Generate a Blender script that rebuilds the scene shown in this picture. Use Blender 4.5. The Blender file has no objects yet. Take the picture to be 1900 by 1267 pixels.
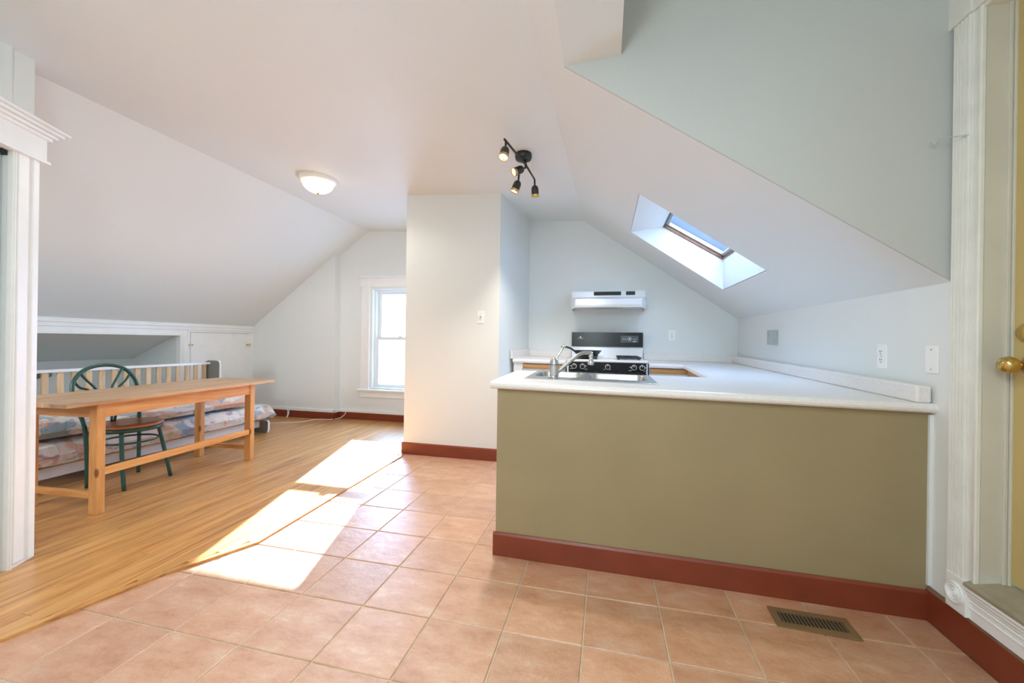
import bpy, bmesh, math, random
from mathutils import Vector, Matrix
random.seed(7)
S = bpy.context.scene
COL = S.collection

# ------------------------------------------------------------------ camera
H = 1.1347
yaw, pitch, roll = 0.2299, 0.0003, 0.0142
fwd = Vector((-math.sin(yaw)*math.cos(pitch), math.cos(yaw)*math.cos(pitch), math.sin(pitch)))
right = Vector((math.cos(yaw), math.sin(yaw), 0))
up = right.cross(fwd)
r2 = math.cos(roll)*right + math.sin(roll)*up
u2 = -math.sin(roll)*right + math.cos(roll)*up
cd = bpy.data.cameras.new('camera')
cd.sensor_width = 36.0
cd.lens = 742.0/1900*36
cd.clip_start = 0.02
cam = bpy.data.objects.new('camera', cd)
M = Matrix((r2, u2, -fwd)).transposed().to_4x4()
M.translation = Vector((0, 0, H))
cam.matrix_world = M
COL.objects.link(cam)
S.camera = cam

# ------------------------------------------------------------------ world, sun, area lights, exposure
w = bpy.data.worlds.new('world')
S.world = w
w.use_nodes = True
bg = w.node_tree.nodes['Background']
bg.inputs[0].default_value = (0.37, 0.605, 1.0, 1)
WN, WL = w.node_tree.nodes, w.node_tree.links
# clear sky that brightens smoothly toward the sun's side, as a real one does
wtc = WN.new('ShaderNodeTexCoord')
wdp = WN.new('ShaderNodeVectorMath'); wdp.operation = 'DOT_PRODUCT'; wdp.inputs[1].default_value = Vector((-0.27, 0.88, 0.39)).normalized()
wmx = WN.new('ShaderNodeMath'); wmx.operation = 'MAXIMUM'; wmx.inputs[1].default_value = 0.0
wpw = WN.new('ShaderNodeMath'); wpw.operation = 'POWER'; wpw.inputs[1].default_value = 2.5
wma = WN.new('ShaderNodeMath'); wma.operation = 'MULTIPLY_ADD'; wma.inputs[1].default_value = 26.0; wma.inputs[2].default_value = 6.5
WL.new(wtc.outputs['Generated'], wdp.inputs[0]); WL.new(wdp.outputs['Value'], wmx.inputs[0]); WL.new(wmx.outputs[0], wpw.inputs[0])
WL.new(wpw.outputs[0], wma.inputs[0]); WL.new(wma.outputs[0], bg.inputs[1])

def lamp(name, kind, loc, energy, color=(1, 1, 1), direction=None, **kw):
    d = bpy.data.lights.new(name, kind)
    d.energy = energy
    d.color = color
    for k, v in kw.items():
        setattr(d, k, v)
    o = bpy.data.objects.new(name, d)
    o.location = loc
    if direction is not None:
        o.rotation_euler = Vector(direction).to_track_quat('-Z', 'Y').to_euler()
    COL.objects.link(o)
    return o

lamp('sun_light', 'SUN', (-4, 9, 5), 40.0, (1.0, 0.985, 0.94), (0.31, -1.0, -0.46), angle=0.009)
# unseen lamps added near and behind the camera to fill floor, ceiling and walls
lamp('overhead_fill', 'AREA', (-0.42, 0.3, 2.42), 17.0, (0.86, 0.965, 1.0), (0, 0.1, -1), shape='DISK', size=0.5)
lamp('ceiling_fill', 'POINT', (-0.3, -0.6, 2.0), 56.0, (0.80, 0.95, 0.99), shadow_soft_size=0.15)
lamp('rear_fill', 'AREA', (-0.9, -2.5, 1.5), 2.0, (0.97, 1.0, 0.98), (0, 1, 0.05), shape='RECTANGLE', size=1.4, size_y=1.2)
# fill lamp added out of sight behind the closet to brighten the left room
lamp('left_room_fill', 'AREA', (-4.0, 0.38, 1.25), 14.0, (0.88, 0.95, 1.0), (0, 1, -0.25), shape='RECTANGLE', size=0.8, size_y=1.2, spread=math.radians(115))
# portals that sample the sky through the real openings
for nm, loc, dr, sx, sy in (('gable_window_portal', (-2.77, 5.13, 1.16), (0, -1, 0), 0.8, 1.45),
                            ('skylight_portal', (0.76, 3.38, 2.06), (-0.535, 0, -0.845), 1.0, 0.62)):
    p = lamp(nm, 'AREA', loc, 1, (1, 1, 1), dr, shape='RECTANGLE', size=sx, size_y=sy)
    p.data.cycles.is_portal = True
S.view_settings.view_transform = 'Standard'
S.view_settings.look = 'None'
S.view_settings.exposure = 0.26
S.view_settings.gamma = 1.0
S.view_settings.use_curve_mapping = False
S.cycles.max_bounces = 10
S.cycles.diffuse_bounces = 6
S.cycles.sample_clamp_indirect = 6.0
S.cycles.caustics_reflective = False
S.cycles.caustics_refractive = False

# ------------------------------------------------------------------ materials
def newmat(name):
    m = bpy.data.materials.new(name)
    m.use_nodes = True
    nt = m.node_tree
    return m, nt, nt.nodes, nt.links, nt.nodes['Principled BSDF']

def plain(name, color, rough=0.5, metal=0.0, bump=0.0, bscale=60.0, var=0.0, vscale=4.0, spec=0.5):
    m, nt, N, L, b = newmat(name)
    b.inputs['Base Color'].default_value = (*color, 1)
    b.inputs['Roughness'].default_value = rough
    b.inputs['Metallic'].default_value = metal
    b.inputs['Specular IOR Level'].default_value = spec
    tc = N.new('ShaderNodeTexCoord')
    if var > 0:
        n = N.new('ShaderNodeTexNoise'); n.inputs['Scale'].default_value = vscale; n.inputs['Detail'].default_value = 5
        L.new(tc.outputs['Object'], n.inputs['Vector'])
        r = N.new('ShaderNodeValToRGB')
        r.color_ramp.elements[0].position = 0.3; r.color_ramp.elements[1].position = 0.7
        r.color_ramp.elements[0].color = (*[c*(1-var) for c in color], 1)
        r.color_ramp.elements[1].color = (*[min(1, c*(1+var)) for c in color], 1)
        L.new(n.outputs['Fac'], r.inputs['Fac']); L.new(r.outputs['Color'], b.inputs['Base Color'])
    if bump > 0:
        n2 = N.new('ShaderNodeTexNoise'); n2.inputs['Scale'].default_value = bscale; n2.inputs['Detail'].default_value = 3
        L.new(tc.outputs['Object'], n2.inputs['Vector'])
        bp = N.new('ShaderNodeBump'); bp.inputs['Strength'].default_value = bump; bp.inputs['Distance'].default_value = 0.01
        L.new(n2.outputs['Fac'], bp.inputs['Height']); L.new(bp.outputs['Normal'], b.inputs['Normal'])
    return m

def ramp(N, cols):
    r = N.new('ShaderNodeValToRGB')
    e = r.color_ramp.elements
    while len(e) < len(cols):
        e.new(0.5)
    for k, (p, c) in enumerate(cols):
        e[k].position = p; e[k].color = (*c, 1)
    return r

def wood(name, c0, c1, c2, axis='Y', rough=0.4, stretch=9.0, scale=7.0, per_object=True, knots=False):
    """wood grain running along one object axis"""
    m, nt, N, L, b = newmat(name)
    tc = N.new('ShaderNodeTexCoord'); mp = N.new('ShaderNodeMapping')
    sc = {'X': (1/stretch, 1, 1), 'Y': (1, 1/stretch, 1), 'Z': (1, 1, 1/stretch)}[axis]
    mp.inputs['Scale'].default_value = sc
    L.new(tc.outputs['Object'], mp.inputs['Vector'])
    src = mp.outputs['Vector']
    oi = N.new('ShaderNodeObjectInfo')
    if per_object:
        ad = N.new('ShaderNodeVectorMath'); ad.operation = 'ADD'
        mu = N.new('ShaderNodeMath'); mu.operation = 'MULTIPLY'; mu.inputs[1].default_value = 37.0
        L.new(oi.outputs['Random'], mu.inputs[0]); L.new(mu.outputs[0], ad.inputs[1]); L.new(src, ad.inputs[0])
        src = ad.outputs[0]
    n = N.new('ShaderNodeTexNoise'); n.inputs['Scale'].default_value = scale; n.inputs['Detail'].default_value = 8
    n.inputs['Roughness'].default_value = 0.65; n.inputs['Distortion'].default_value = 1.2
    L.new(src, n.inputs['Vector'])
    n3 = N.new('ShaderNodeTexNoise'); n3.inputs['Scale'].default_value = scale*9; n3.inputs['Detail'].default_value = 4
    L.new(src, n3.inputs['Vector'])
    r = ramp(N, [(0.36, c0), (0.51, c1), (0.66, c2)])
    mixf = N.new('ShaderNodeMath'); mixf.operation = 'MULTIPLY_ADD'; mixf.inputs[1].default_value = 0.22; 
    L.new(n3.outputs['Fac'], mixf.inputs[0]); L.new(n.outputs['Fac'], mixf.inputs[2])
    sb = N.new('ShaderNodeMath'); sb.operation = 'SUBTRACT'; sb.inputs[1].default_value = 0.11
    L.new(mixf.outputs[0], sb.inputs[0])
    L.new(sb.outputs[0], r.inputs['Fac'])
    out = r.outputs['Color']
    if per_object:
        hv = N.new('ShaderNodeHueSaturation')
        mr = N.new('ShaderNodeMapRange'); mr.inputs['To Min'].default_value = 0.88; mr.inputs['To Max'].default_value = 1.1
        L.new(oi.outputs['Random'], mr.inputs['Value']); L.new(mr.outputs[0], hv.inputs['Value']); L.new(out, hv.inputs['Color'])
        out = hv.outputs['Color']
    if knots:
        v = N.new('ShaderNodeTexVoronoi'); v.inputs['Scale'].default_value = 6.0
        mp2 = N.new('ShaderNodeMapping')
        s2 = {'X': (0.7, 1.6, 1.6), 'Y': (1.6, 0.7, 1.6), 'Z': (1.6, 1.6, 0.7)}[axis]
        mp2.inputs['Scale'].default_value = s2
        L.new(tc.outputs['Object'], mp2.inputs['Vector']); L.new(mp2.outputs['Vector'], v.inputs['Vector'])
        rk = ramp(N, [(0.0, (1, 1, 1)), (0.09, (1, 1, 1)), (0.15, (0, 0, 0))])
        L.new(v.outputs['Distance'], rk.inputs['Fac'])
        mx = N.new('ShaderNodeMixRGB'); mx.inputs[2].default_value = (0.22, 0.075, 0.02, 1)
        L.new(rk.outputs['Color'], mx.inputs[0]); L.new(out, mx.inputs[1]); out = mx.outputs[0]
    L.new(out, b.inputs['Base Color'])
    b.inputs['Roughness'].default_value = rough
    bp = N.new('ShaderNodeBump'); bp.inputs['Strength'].default_value = 0.12; bp.inputs['Distance'].default_value = 0.004
    L.new(n.outputs['Fac'], bp.inputs['Height']); L.new(bp.outputs['Normal'], b.inputs['Normal'])
    return m

def tile_mat():
    m, nt, N, L, b = newmat('terracotta_tile')
    tc = N.new('ShaderNodeTexCoord'); oi = N.new('ShaderNodeObjectInfo')
    ad = N.new('ShaderNodeVectorMath'); ad.operation = 'ADD'
    mu = N.new('ShaderNodeMath'); mu.operation = 'MULTIPLY'; mu.inputs[1].default_value = 91.0
    L.new(oi.outputs['Random'], mu.inputs[0]); L.new(mu.outputs[0], ad.inputs[1]); L.new(tc.outputs['Object'], ad.inputs[0])
    mp = N.new('ShaderNodeMapping'); mp.inputs['Scale'].default_value = (1.0, 1.9, 1)
    L.new(ad.outputs[0], mp.inputs['Vector'])
    n = N.new('ShaderNodeTexNoise'); n.inputs['Scale'].default_value = 6.5; n.inputs['Detail'].default_value = 10; n.inputs['Roughness'].default_value = 0.72
    L.new(mp.outputs[0], n.inputs['Vector'])
    r = ramp(N, [(0.30, (0.40, 0.165, 0.075)), (0.44, (0.52, 0.25, 0.125)), (0.56, (0.58, 0.31, 0.18)), (0.70, (0.66, 0.45, 0.31))])
    L.new(n.outputs['Fac'], r.inputs['Fac'])
    sp = N.new('ShaderNodeTexNoise'); sp.inputs['Scale'].default_value = 210; sp.inputs['Detail'].default_value = 2
    L.new(ad.outputs[0], sp.inputs['Vector'])
    rs = ramp(N, [(0.30, (0.78, 0.72, 0.66)), (0.5, (1, 1, 1)), (0.72, (1.0, 1.0, 1.0))])
    L.new(sp.outputs['Fac'], rs.inputs['Fac'])
    mx = N.new('ShaderNodeMixRGB'); mx.blend_type = 'MULTIPLY'; mx.inputs[0].default_value = 0.7
    L.new(r.outputs['Color'], mx.inputs[1]); L.new(rs.outputs['Color'], mx.inputs[2])
    hv = N.new('ShaderNodeHueSaturation')
    mr = N.new('ShaderNodeMapRange'); mr.inputs['To Min'].default_value = 0.92; mr.inputs['To Max'].default_value = 1.08
    L.new(oi.outputs['Random'], mr.inputs['Value']); L.new(mr.outputs[0], hv.inputs['Value']); L.new(mx.outputs[0], hv.inputs['Color'])
    L.new(hv.outputs['Color'], b.inputs['Base Color'])
    b.inputs['Roughness'].default_value = 0.42
    b.inputs['Specular IOR Level'].default_value = 0.9
    b.inputs['Coat Weight'].default_value = 1.0
    b.inputs['Coat IOR'].default_value = 1.75
    b.inputs['Coat Roughness'].default_value = 0.60
    n2 = N.new('ShaderNodeTexNoise'); n2.inputs['Scale'].default_value = 28; n2.inputs['Detail'].default_value = 6
    L.new(ad.outputs[0], n2.inputs['Vector'])
    bp = N.new('ShaderNodeBump'); bp.inputs['Strength'].default_value = 0.28; bp.inputs['Distance'].default_value = 0.01
    L.new(n2.outputs['Fac'], bp.inputs['Height']); L.new(bp.outputs['Normal'], b.inputs['Normal'])
    return m

def floral(name, seed):
    m, nt, N, L, b = newmat(name)
    tc = N.new('ShaderNodeTexCoord'); mp = N.new('ShaderNodeMapping'); mp.inputs['Location'].default_value = (seed, seed*0.7, 0)
    mp.inputs['Scale'].default_value = (1.0, 0.8, 1.3)
    L.new(tc.outputs['Object'], mp.inputs['Vector'])
    def noise(scale, off, det=3, dist=1.0):
        mm = N.new('ShaderNodeMapping'); mm.inputs['Location'].default_value = (off, off*1.3, off*0.4)
        L.new(mp.outputs[0], mm.inputs['Vector'])
        n = N.new('ShaderNodeTexNoise'); n.inputs['Scale'].default_value = scale; n.inputs['Detail'].default_value = det; n.inputs['Distortion'].default_value = dist
        L.new(mm.outputs[0], n.inputs['Vector'])
        return n.outputs['Fac']
    col = None
    base = (0.74, 0.70, 0.66)
    layers = [((0.66, 0.40, 0.29), noise(3.6, 3.1), 0.53, 0.58), ((0.24, 0.37, 0.46), noise(3.4, 17.7), 0.56, 0.59),
              ((0.56, 0.52, 0.38), noise(3.2, 33.0), 0.57, 0.64), ((0.40, 0.28, 0.40), noise(8.0, 51.0), 0.62, 0.65)]
    prev = None
    for c, f, a, bb in layers:
        r = ramp(N, [(a, (0, 0, 0)), (bb, (0.85, 0.85, 0.85))])
        L.new(f, r.inputs['Fac'])
        mx = N.new('ShaderNodeMixRGB'); mx.inputs[2].default_value = (*c, 1)
        L.new(r.outputs['Color'], mx.inputs[0])
        if prev is None:
            mx.inputs[1].default_value = (*base, 1)
        else:
            L.new(prev, mx.inputs[1])
        prev = mx.outputs[0]
    # thin petal outlines
    f = noise(4.2, 71.0, 1, 2.0)
    ab = N.new('ShaderNodeMath'); ab.operation = 'SUBTRACT'; ab.inputs[1].default_value = 0.5; L.new(f, ab.inputs[0])
    a2 = N.new('ShaderNodeMath'); a2.operation = 'ABSOLUTE'; L.new(ab.outputs[0], a2.inputs[0])
    r = ramp(N, [(0.0, (0.7, 0.7, 0.7)), (0.010, (0, 0, 0))]); L.new(a2.outputs[0], r.inputs['Fac'])
    mx = N.new('ShaderNodeMixRGB'); mx.inputs[2].default_value = (0.25, 0.25, 0.34, 1)
    L.new(r.outputs['Color'], mx.inputs[0]); L.new(prev, mx.inputs[1])
    L.new(mx.outputs[0], b.inputs['Base Color'])
    b.inputs['Roughness'].default_value = 0.85
    n2 = N.new('ShaderNodeTexNoise'); n2.inputs['Scale'].default_value = 9; n2.inputs['Detail'].default_value = 4; n2.inputs['Distortion'].default_value = 1.5
    L.new(tc.outputs['Object'], n2.inputs['Vector'])
    bp = N.new('ShaderNodeBump'); bp.inputs['Strength'].default_value = 0.55; bp.inputs['Distance'].default_value = 0.03
    L.new(n2.outputs['Fac'], bp.inputs['Height']); L.new(bp.outputs['Normal'], b.inputs['Normal'])
    return m

def emit(name, color, strength):
    m, nt, N, L, b = newmat(name)
    b.inputs['Base Color'].default_value = (*color, 1)
    b.inputs['Emission Color'].default_value = (*color, 1)
    b.inputs['Emission Strength'].default_value = strength
    return m

def glass(name, tint=(1, 1, 1)):
    m, nt, N, L, b = newmat(name)
    N.remove(b)
    t = N.new('ShaderNodeBsdfTransparent'); t.inputs[0].default_value = (*tint, 1)
    g = N.new('ShaderNodeBsdfGlossy'); g.inputs['Roughness'].default_value = 0.02
    fr = N.new('ShaderNodeFresnel'); fr.inputs[0].default_value = 1.45
    mx = N.new('ShaderNodeMixShader')
    geo = N.new('ShaderNodeNewGeometry')
    inv = N.new('ShaderNodeMath'); inv.operation = 'SUBTRACT'; inv.inputs[0].default_value = 1.0
    ml = N.new('ShaderNodeMath'); ml.operation = 'MULTIPLY'       # one reflection per pane, on its outer faces only
    L.new(geo.outputs['Backfacing'], inv.inputs[1]); L.new(fr.outputs[0], ml.inputs[0]); L.new(inv.outputs[0], ml.inputs[1])
    L.new(ml.outputs[0], mx.inputs[0]); L.new(t.outputs[0], mx.inputs[1]); L.new(g.outputs[0], mx.inputs[2])
    L.new(mx.outputs[0], N['Material Output'].inputs[0])
    return m

PAINT = plain('white_wall_paint', (0.773, 0.80, 0.785), 0.6, bump=0.05, bscale=90, spec=0.3)
GREYWALL = plain('pale_grey_wall', (0.53, 0.535, 0.52), 0.6, bump=0.05, bscale=90, spec=0.3)  # same finish as the white walls in a darker grey, upper wall only
TRIM = plain('white_gloss_trim', (0.85, 0.86, 0.85), 0.32, var=0.02, vscale=9, bump=0.04, bscale=40)
OLDTRIM = plain('chipped_cream_trim', (0.76, 0.75, 0.69), 0.4, var=0.04, vscale=14, bump=0.05)
JAMB = plain('greyed_jamb_paint', (0.60, 0.57, 0.48), 0.45, var=0.05, vscale=5)
KHAKI = plain('khaki_panel_paint', (0.325, 0.255, 0.137), 0.55, var=0.05, vscale=3, bump=0.04)
RED = plain('oxblood_baseboard_paint', (0.215, 0.040, 0.016), 0.38, var=0.10, vscale=7, bump=0.05)
REDTOP = plain('worn_baseboard_edge', (0.20, 0.12, 0.08), 0.5, var=0.15, vscale=20)
GROUT = plain('sand_grout', (0.56, 0.46, 0.33), 0.9, var=0.12, vscale=30)
TILE = tile_mat()
def waxed(m, wt, rough):
    b = m.node_tree.nodes['Principled BSDF']
    b.inputs['Coat Weight'].default_value = wt
    b.inputs['Coat Roughness'].default_value = rough
    return m
OAK = wood('honey_floorboard', (0.38, 0.15, 0.036), (0.57, 0.275, 0.078), (0.66, 0.35, 0.115), 'Y', 0.32, 14, 16)
waxed(OAK, 0.55, 0.52)
PINE_X = wood('pine_along_x', (0.56, 0.24, 0.070), (0.67, 0.325, 0.105), (0.72, 0.39, 0.15), 'X', 0.42, 10, 12, knots=True)
PINE_Y = wood('pine_along_y', (0.56, 0.24, 0.070), (0.67, 0.325, 0.105), (0.72, 0.39, 0.15), 'Y', 0.42, 10, 12, knots=True)
PINE_Z = wood('pine_along_z', (0.56, 0.24, 0.070), (0.67, 0.325, 0.105), (0.72, 0.39, 0.15), 'Z', 0.42, 10, 12, knots=True)
TOPWOOD = wood('worn_table_top', (0.44, 0.24, 0.11), (0.57, 0.34, 0.17), (0.63, 0.42, 0.25), 'Y', 0.36, 12, 14, knots=True)
SLATWOOD = wood('pale_slat_wood', (0.58, 0.38, 0.20), (0.66, 0.46, 0.27), (0.72, 0.53, 0.34), 'Z', 0.5, 8, 12)
SEATWOOD = wood('chair_seat_wood', (0.28, 0.10, 0.035), (0.38, 0.155, 0.06), (0.46, 0.21, 0.09), 'Y', 0.3, 6, 12)
OAKTRIM = wood('oak_pull_strip', (0.36, 0.16, 0.045), (0.50, 0.25, 0.085), (0.60, 0.34, 0.14), 'X', 0.4, 14, 20)
BROWNWOOD = wood('brown_skylight_wood', (0.16, 0.06, 0.03), (0.24, 0.10, 0.05), (0.30, 0.14, 0.08), 'Y', 0.5, 10, 14)
LAMINATE = plain('cream_flecked_laminate', (0.80, 0.765, 0.735), 0.30, var=0.04, vscale=70, bump=0.02, bscale=200)
STEEL = plain('brushed_steel', (0.56, 0.56, 0.55), 0.27, 1.0, bump=0.03, bscale=150)
CHROME = plain('chrome', (0.72, 0.72, 0.70), 0.12, 1.0)
BLACKMETAL = plain('black_metal', (0.022, 0.022, 0.022), 0.4, var=0.1)
BRASS = plain('brass', (0.62, 0.42, 0.14), 0.22, 1.0)
ENAMEL = plain('white_enamel', (0.80, 0.81, 0.83), 0.18)
BLACKGLASS = plain('black_appliance_glass', (0.012, 0.012, 0.013), 0.24, spec=0.3)
PANELGREY = plain('grey_display_panel', (0.07, 0.08, 0.09), 0.25)
PRINT = plain('white_print', (0.75, 0.75, 0.75), 0.5)
IRON = plain('cast_iron', (0.02, 0.022, 0.026), 0.45, bump=0.1)
PANGREY = plain('dark_nonstick', (0.035, 0.04, 0.048), 0.35)
GREEN = plain('dark_green_enamel', (0.018, 0.075, 0.058), 0.28)
GREYPANEL = plain('taupe_end_panel', (0.20, 0.185, 0.165), 0.5)
PLASTIC = plain('white_plastic', (0.90, 0.90, 0.88), 0.35)
GREYPLASTIC = plain('grey_plastic', (0.42, 0.45, 0.44), 0.4)
DARK = plain('dark_slot', (0.015, 0.015, 0.015), 0.7)
VENTMETAL = plain('bronze_vent_metal', (0.30, 0.20, 0.10), 0.4, 0.5, var=0.1, vscale=12)
DOORTAN = plain('tan_door_paint', (0.54, 0.41, 0.165), 0.42, var=0.05, vscale=3, bump=0.03)
SILLWOOD = plain('worn_grey_step', (0.34, 0.29, 0.20), 0.6, var=0.2, vscale=12, bump=0.1)
VINYL = plain('white_vinyl_sash', (0.74, 0.78, 0.78), 0.35)
WINGLASS = glass('clear_glass')
SLATE = plain('slate_shingle', (0.055, 0.065, 0.08), 0.7, var=0.2, vscale=10)
GLOBE = emit('lit_frosted_glass', (1.0, 0.90, 0.62), 2.6)
BULB = emit('lit_bulb_face', (1.0, 0.93, 0.78), 14.0)
MAT_FLORAL = floral('floral_cotton', 0.0)
MAT_FLORAL2 = floral('floral_cotton_faded', 5.3)

# ------------------------------------------------------------------ helpers
def obj(name, bm, mat, parent=None, smooth=False, loc=None, matrix=None):
    me = bpy.data.meshes.new(name)
    bmesh.ops.recalc_face_normals(bm, faces=bm.faces)
    bm.to_mesh(me); bm.free()
    if smooth:
        for p in me.polygons:
            p.use_smooth = True
    mats = mat if isinstance(mat, (list, tuple)) else [mat]
    for m in mats:
        me.materials.append(m)
    o = bpy.data.objects.new(name, me)
    COL.objects.link(o)
    if parent is not None:
        o.parent = parent
    if matrix is not None:
        o.matrix_local = matrix
    elif loc is not None:
        o.location = loc
    return o

def tag(o, label, cat, group=None):
    o['label'] = label; o['category'] = cat
    if group: o['group'] = group
    return o

def thing(name, label, cat, loc=(0, 0, 0), rz=0.0, group=None):
    o = bpy.data.objects.new(name, None)
    o.empty_display_size = 0.1
    COL.objects.link(o); o.location = loc; o.rotation_euler = (0, 0, rz)
    return tag(o, label, cat, group)

def struct(name, bm, mat, parent=None, smooth=False):
    o = obj(name, bm, mat, parent, smooth)
    o['kind'] = 'structure'
    return o

def sgroup(name):
    o = bpy.data.objects.new(name, None); COL.objects.link(o); o['kind'] = 'structure'
    o.empty_display_size = 0.1
    return o

def box(bm, x0, x1, y0, y1, z0, z1, bev=0.0):
    vs = [bm.verts.new((x, y, z)) for x in (x0, x1) for y in (y0, y1) for z in (z0, z1)]
    fs = [bm.faces.new([vs[i] for i in q]) for q in ((0, 1, 3, 2), (4, 6, 7, 5), (0, 4, 5, 1), (2, 3, 7, 6), (0, 2, 6, 4), (1, 5, 7, 3))]
    if bev > 0:
        es = list({e for f in fs for e in f.edges})
        bmesh.ops.bevel(bm, geom=es, offset=bev, segments=2, affect='EDGES', profile=0.5)
    return bm

def B(x0, x1, y0, y1, z0, z1, bev=0.0):
    return box(bmesh.new(), x0, x1, y0, y1, z0, z1, bev)

def prism(bm, pts, d):
    """solid from a planar polygon (3D points) pushed along vector d"""
    d = Vector(d)
    a = [bm.verts.new(p) for p in pts]
    b = [bm.verts.new(Vector(p)+d) for p in pts]
    bm.faces.new(a); bm.faces.new(b[::-1])
    n = len(a)
    for i in range(n):
        bm.faces.new([a[i], b[i], b[(i+1) % n], a[(i+1) % n]])
    return bm

def P(pts, d):
    return prism(bmesh.new(), pts, d)

def tube(bm, pts, r, seg=8, closed=False, smoothn=0, caps=True):
    pts = [Vector(p) for p in pts]
    if smoothn:
        q = []
        n = len(pts)
        rng = range(n) if closed else range(n-1)
        for i in rng:
            p0 = pts[(i-1) % n] if closed or i > 0 else pts[i]*2-pts[i+1]
            p1 = pts[i]; p2 = pts[(i+1) % n]
            p3 = pts[(i+2) % n] if closed or i+2 < n else p2*2-p1
            for k in range(smoothn):
                t = k/smoothn
                q.append(0.5*((2*p1)+(p2-p0)*t+(2*p0-5*p1+4*p2-p3)*t*t+(3*p1-p0-3*p2+p3)*t**3))
        if not closed: q.append(pts[-1])
        pts = q
    n = len(pts)
    rr = r if isinstance(r, (list, tuple)) else None
    rings = []
    nrm = None
    for i in range(n):
        if closed:
            t = (pts[(i+1) % n]-pts[i-1]).normalized()
        else:
            t = (pts[min(i+1, n-1)]-pts[max(i-1, 0)]).normalized()
        if nrm is None:
            nrm = t.orthogonal().normalized()
        else:
            nrm = (nrm - t*nrm.dot(t))
            nrm = nrm.normalized() if nrm.length > 1e-6 else t.orthogonal().normalized()
        bi = t.cross(nrm)
        rad = r if rr is None else rr[0]+(rr[1]-rr[0])*i/(n-1)
        rings.append([bm.verts.new(pts[i]+rad*(math.cos(2*math.pi*k/seg)*nrm+math.sin(2*math.pi*k/seg)*bi)) for k in range(seg)])
    m = n if closed else n-1
    for i in range(m):
        a, b = rings[i], rings[(i+1) % n]
        off = 0
        if closed and i == n-1:
            off = min(range(seg), key=lambda o: (a[0].co-b[o].co).length)
        for k in range(seg):
            bm.faces.new([a[k], a[(k+1) % seg], b[(k+1+off) % seg], b[(k+off) % seg]])
    if not closed and caps:
        bm.faces.new(rings[0][::-1]); bm.faces.new(rings[-1])
    return bm

def lathe(bm, prof, seg=24, mat=None, caps=True):
    """profile of (radius, z) turned about z, then placed by a matrix"""
    mat = mat or Matrix.Identity(4)
    rings = []
    for r, z in prof:
        if r < 1e-6:
            rings.append([bm.verts.new(mat @ Vector((0, 0, z)))])
        else:
            rings.append([bm.verts.new(mat @ Vector((r*math.cos(2*math.pi*k/seg), r*math.sin(2*math.pi*k/seg), z))) for k in range(seg)])
    for a, b in zip(rings, rings[1:]):
        for k in range(seg):
            q = []
            for v in (a[k % len(a)], a[(k+1) % len(a)], b[(k+1) % len(b)], b[k % len(b)]):
                if v not in q: q.append(v)
            if len(q) > 2: bm.faces.new(q)
    if caps:
        for rg, rev in ((rings[0], True), (rings[-1], False)):
            if len(rg) > 2: bm.faces.new(rg[::-1] if rev else rg)
    return bm

def axis_matrix(origin, direction):
    q = Vector((0, 0, 1)).rotation_difference(Vector(direction).normalized())
    return Matrix.Translation(Vector(origin)) @ q.to_matrix().to_4x4()

def T(x, y, z): return Matrix.Translation((x, y, z))

# ------------------------------------------------------------------ floors
TP = 0.308
TX0, TY0 = -3.2212*TP, 4.9324*TP
XR = 1.33          # kitchen and door wall
floor = struct('tile_floor', B(-2.75, 1.60, -2.7, 3.75, -0.06, -0.004), GROUT)

def clip(poly, a, b, c):      # keep a*x+b*y<=c
    out = []
    for i in range(len(poly)):
        p, q = poly[i], poly[(i+1) % len(poly)]
        dp, dq = a*p[0]+b*p[1]-c, a*q[0]+b*q[1]-c
        if dp <= 0: out.append(p)
        if (dp < 0 < dq) or (dq < 0 < dp):
            t = dp/(dp-dq); out.append((p[0]+(q[0]-p[0])*t, p[1]+(q[1]-p[1])*t))
    return out

EDGE = [(-2.62, -1.0), (-2.156, 1.008), (-2.02, 1.48), (-1.85, 1.836), (-1.91, 3.535), (-1.965, 3.67), (-1.965, 5.2)]
def edge_x(y):
    for (xa, ya), (xb, yb) in zip(EDGE, EDGE[1:]):
        if y <= yb: return xa+(xb-xa)*(y-ya)/(yb-ya)
    return EDGE[-1][0]

def tile_mesh(poly, cx, cy):
    bm = bmesh.new()
    n = len(poly)
    mx = sum(p[0] for p in poly)/n; my = sum(p[1] for p in poly)/n
    top, mid, bot = [], [], []
    for x, y in poly:
        dx, dy = mx-x, my-y; l = math.hypot(dx, dy)
        k = 0.0045/max(l, 0.02)
        top.append(bm.verts.new((x+dx*k-cx, y+dy*k-cy, 0)))
        mid.append(bm.verts.new((x-cx, y-cy, -0.0022)))
        bot.append(bm.verts.new((x-cx, y-cy, -0.008)))
    bm.faces.new(top)
    for i in range(n):
        j = (i+1) % n
        bm.faces.new([top[i], mid[i], mid[j], top[j]]); bm.faces.new([mid[i], bot[i], bot[j], mid[j]])
    return bm

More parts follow.
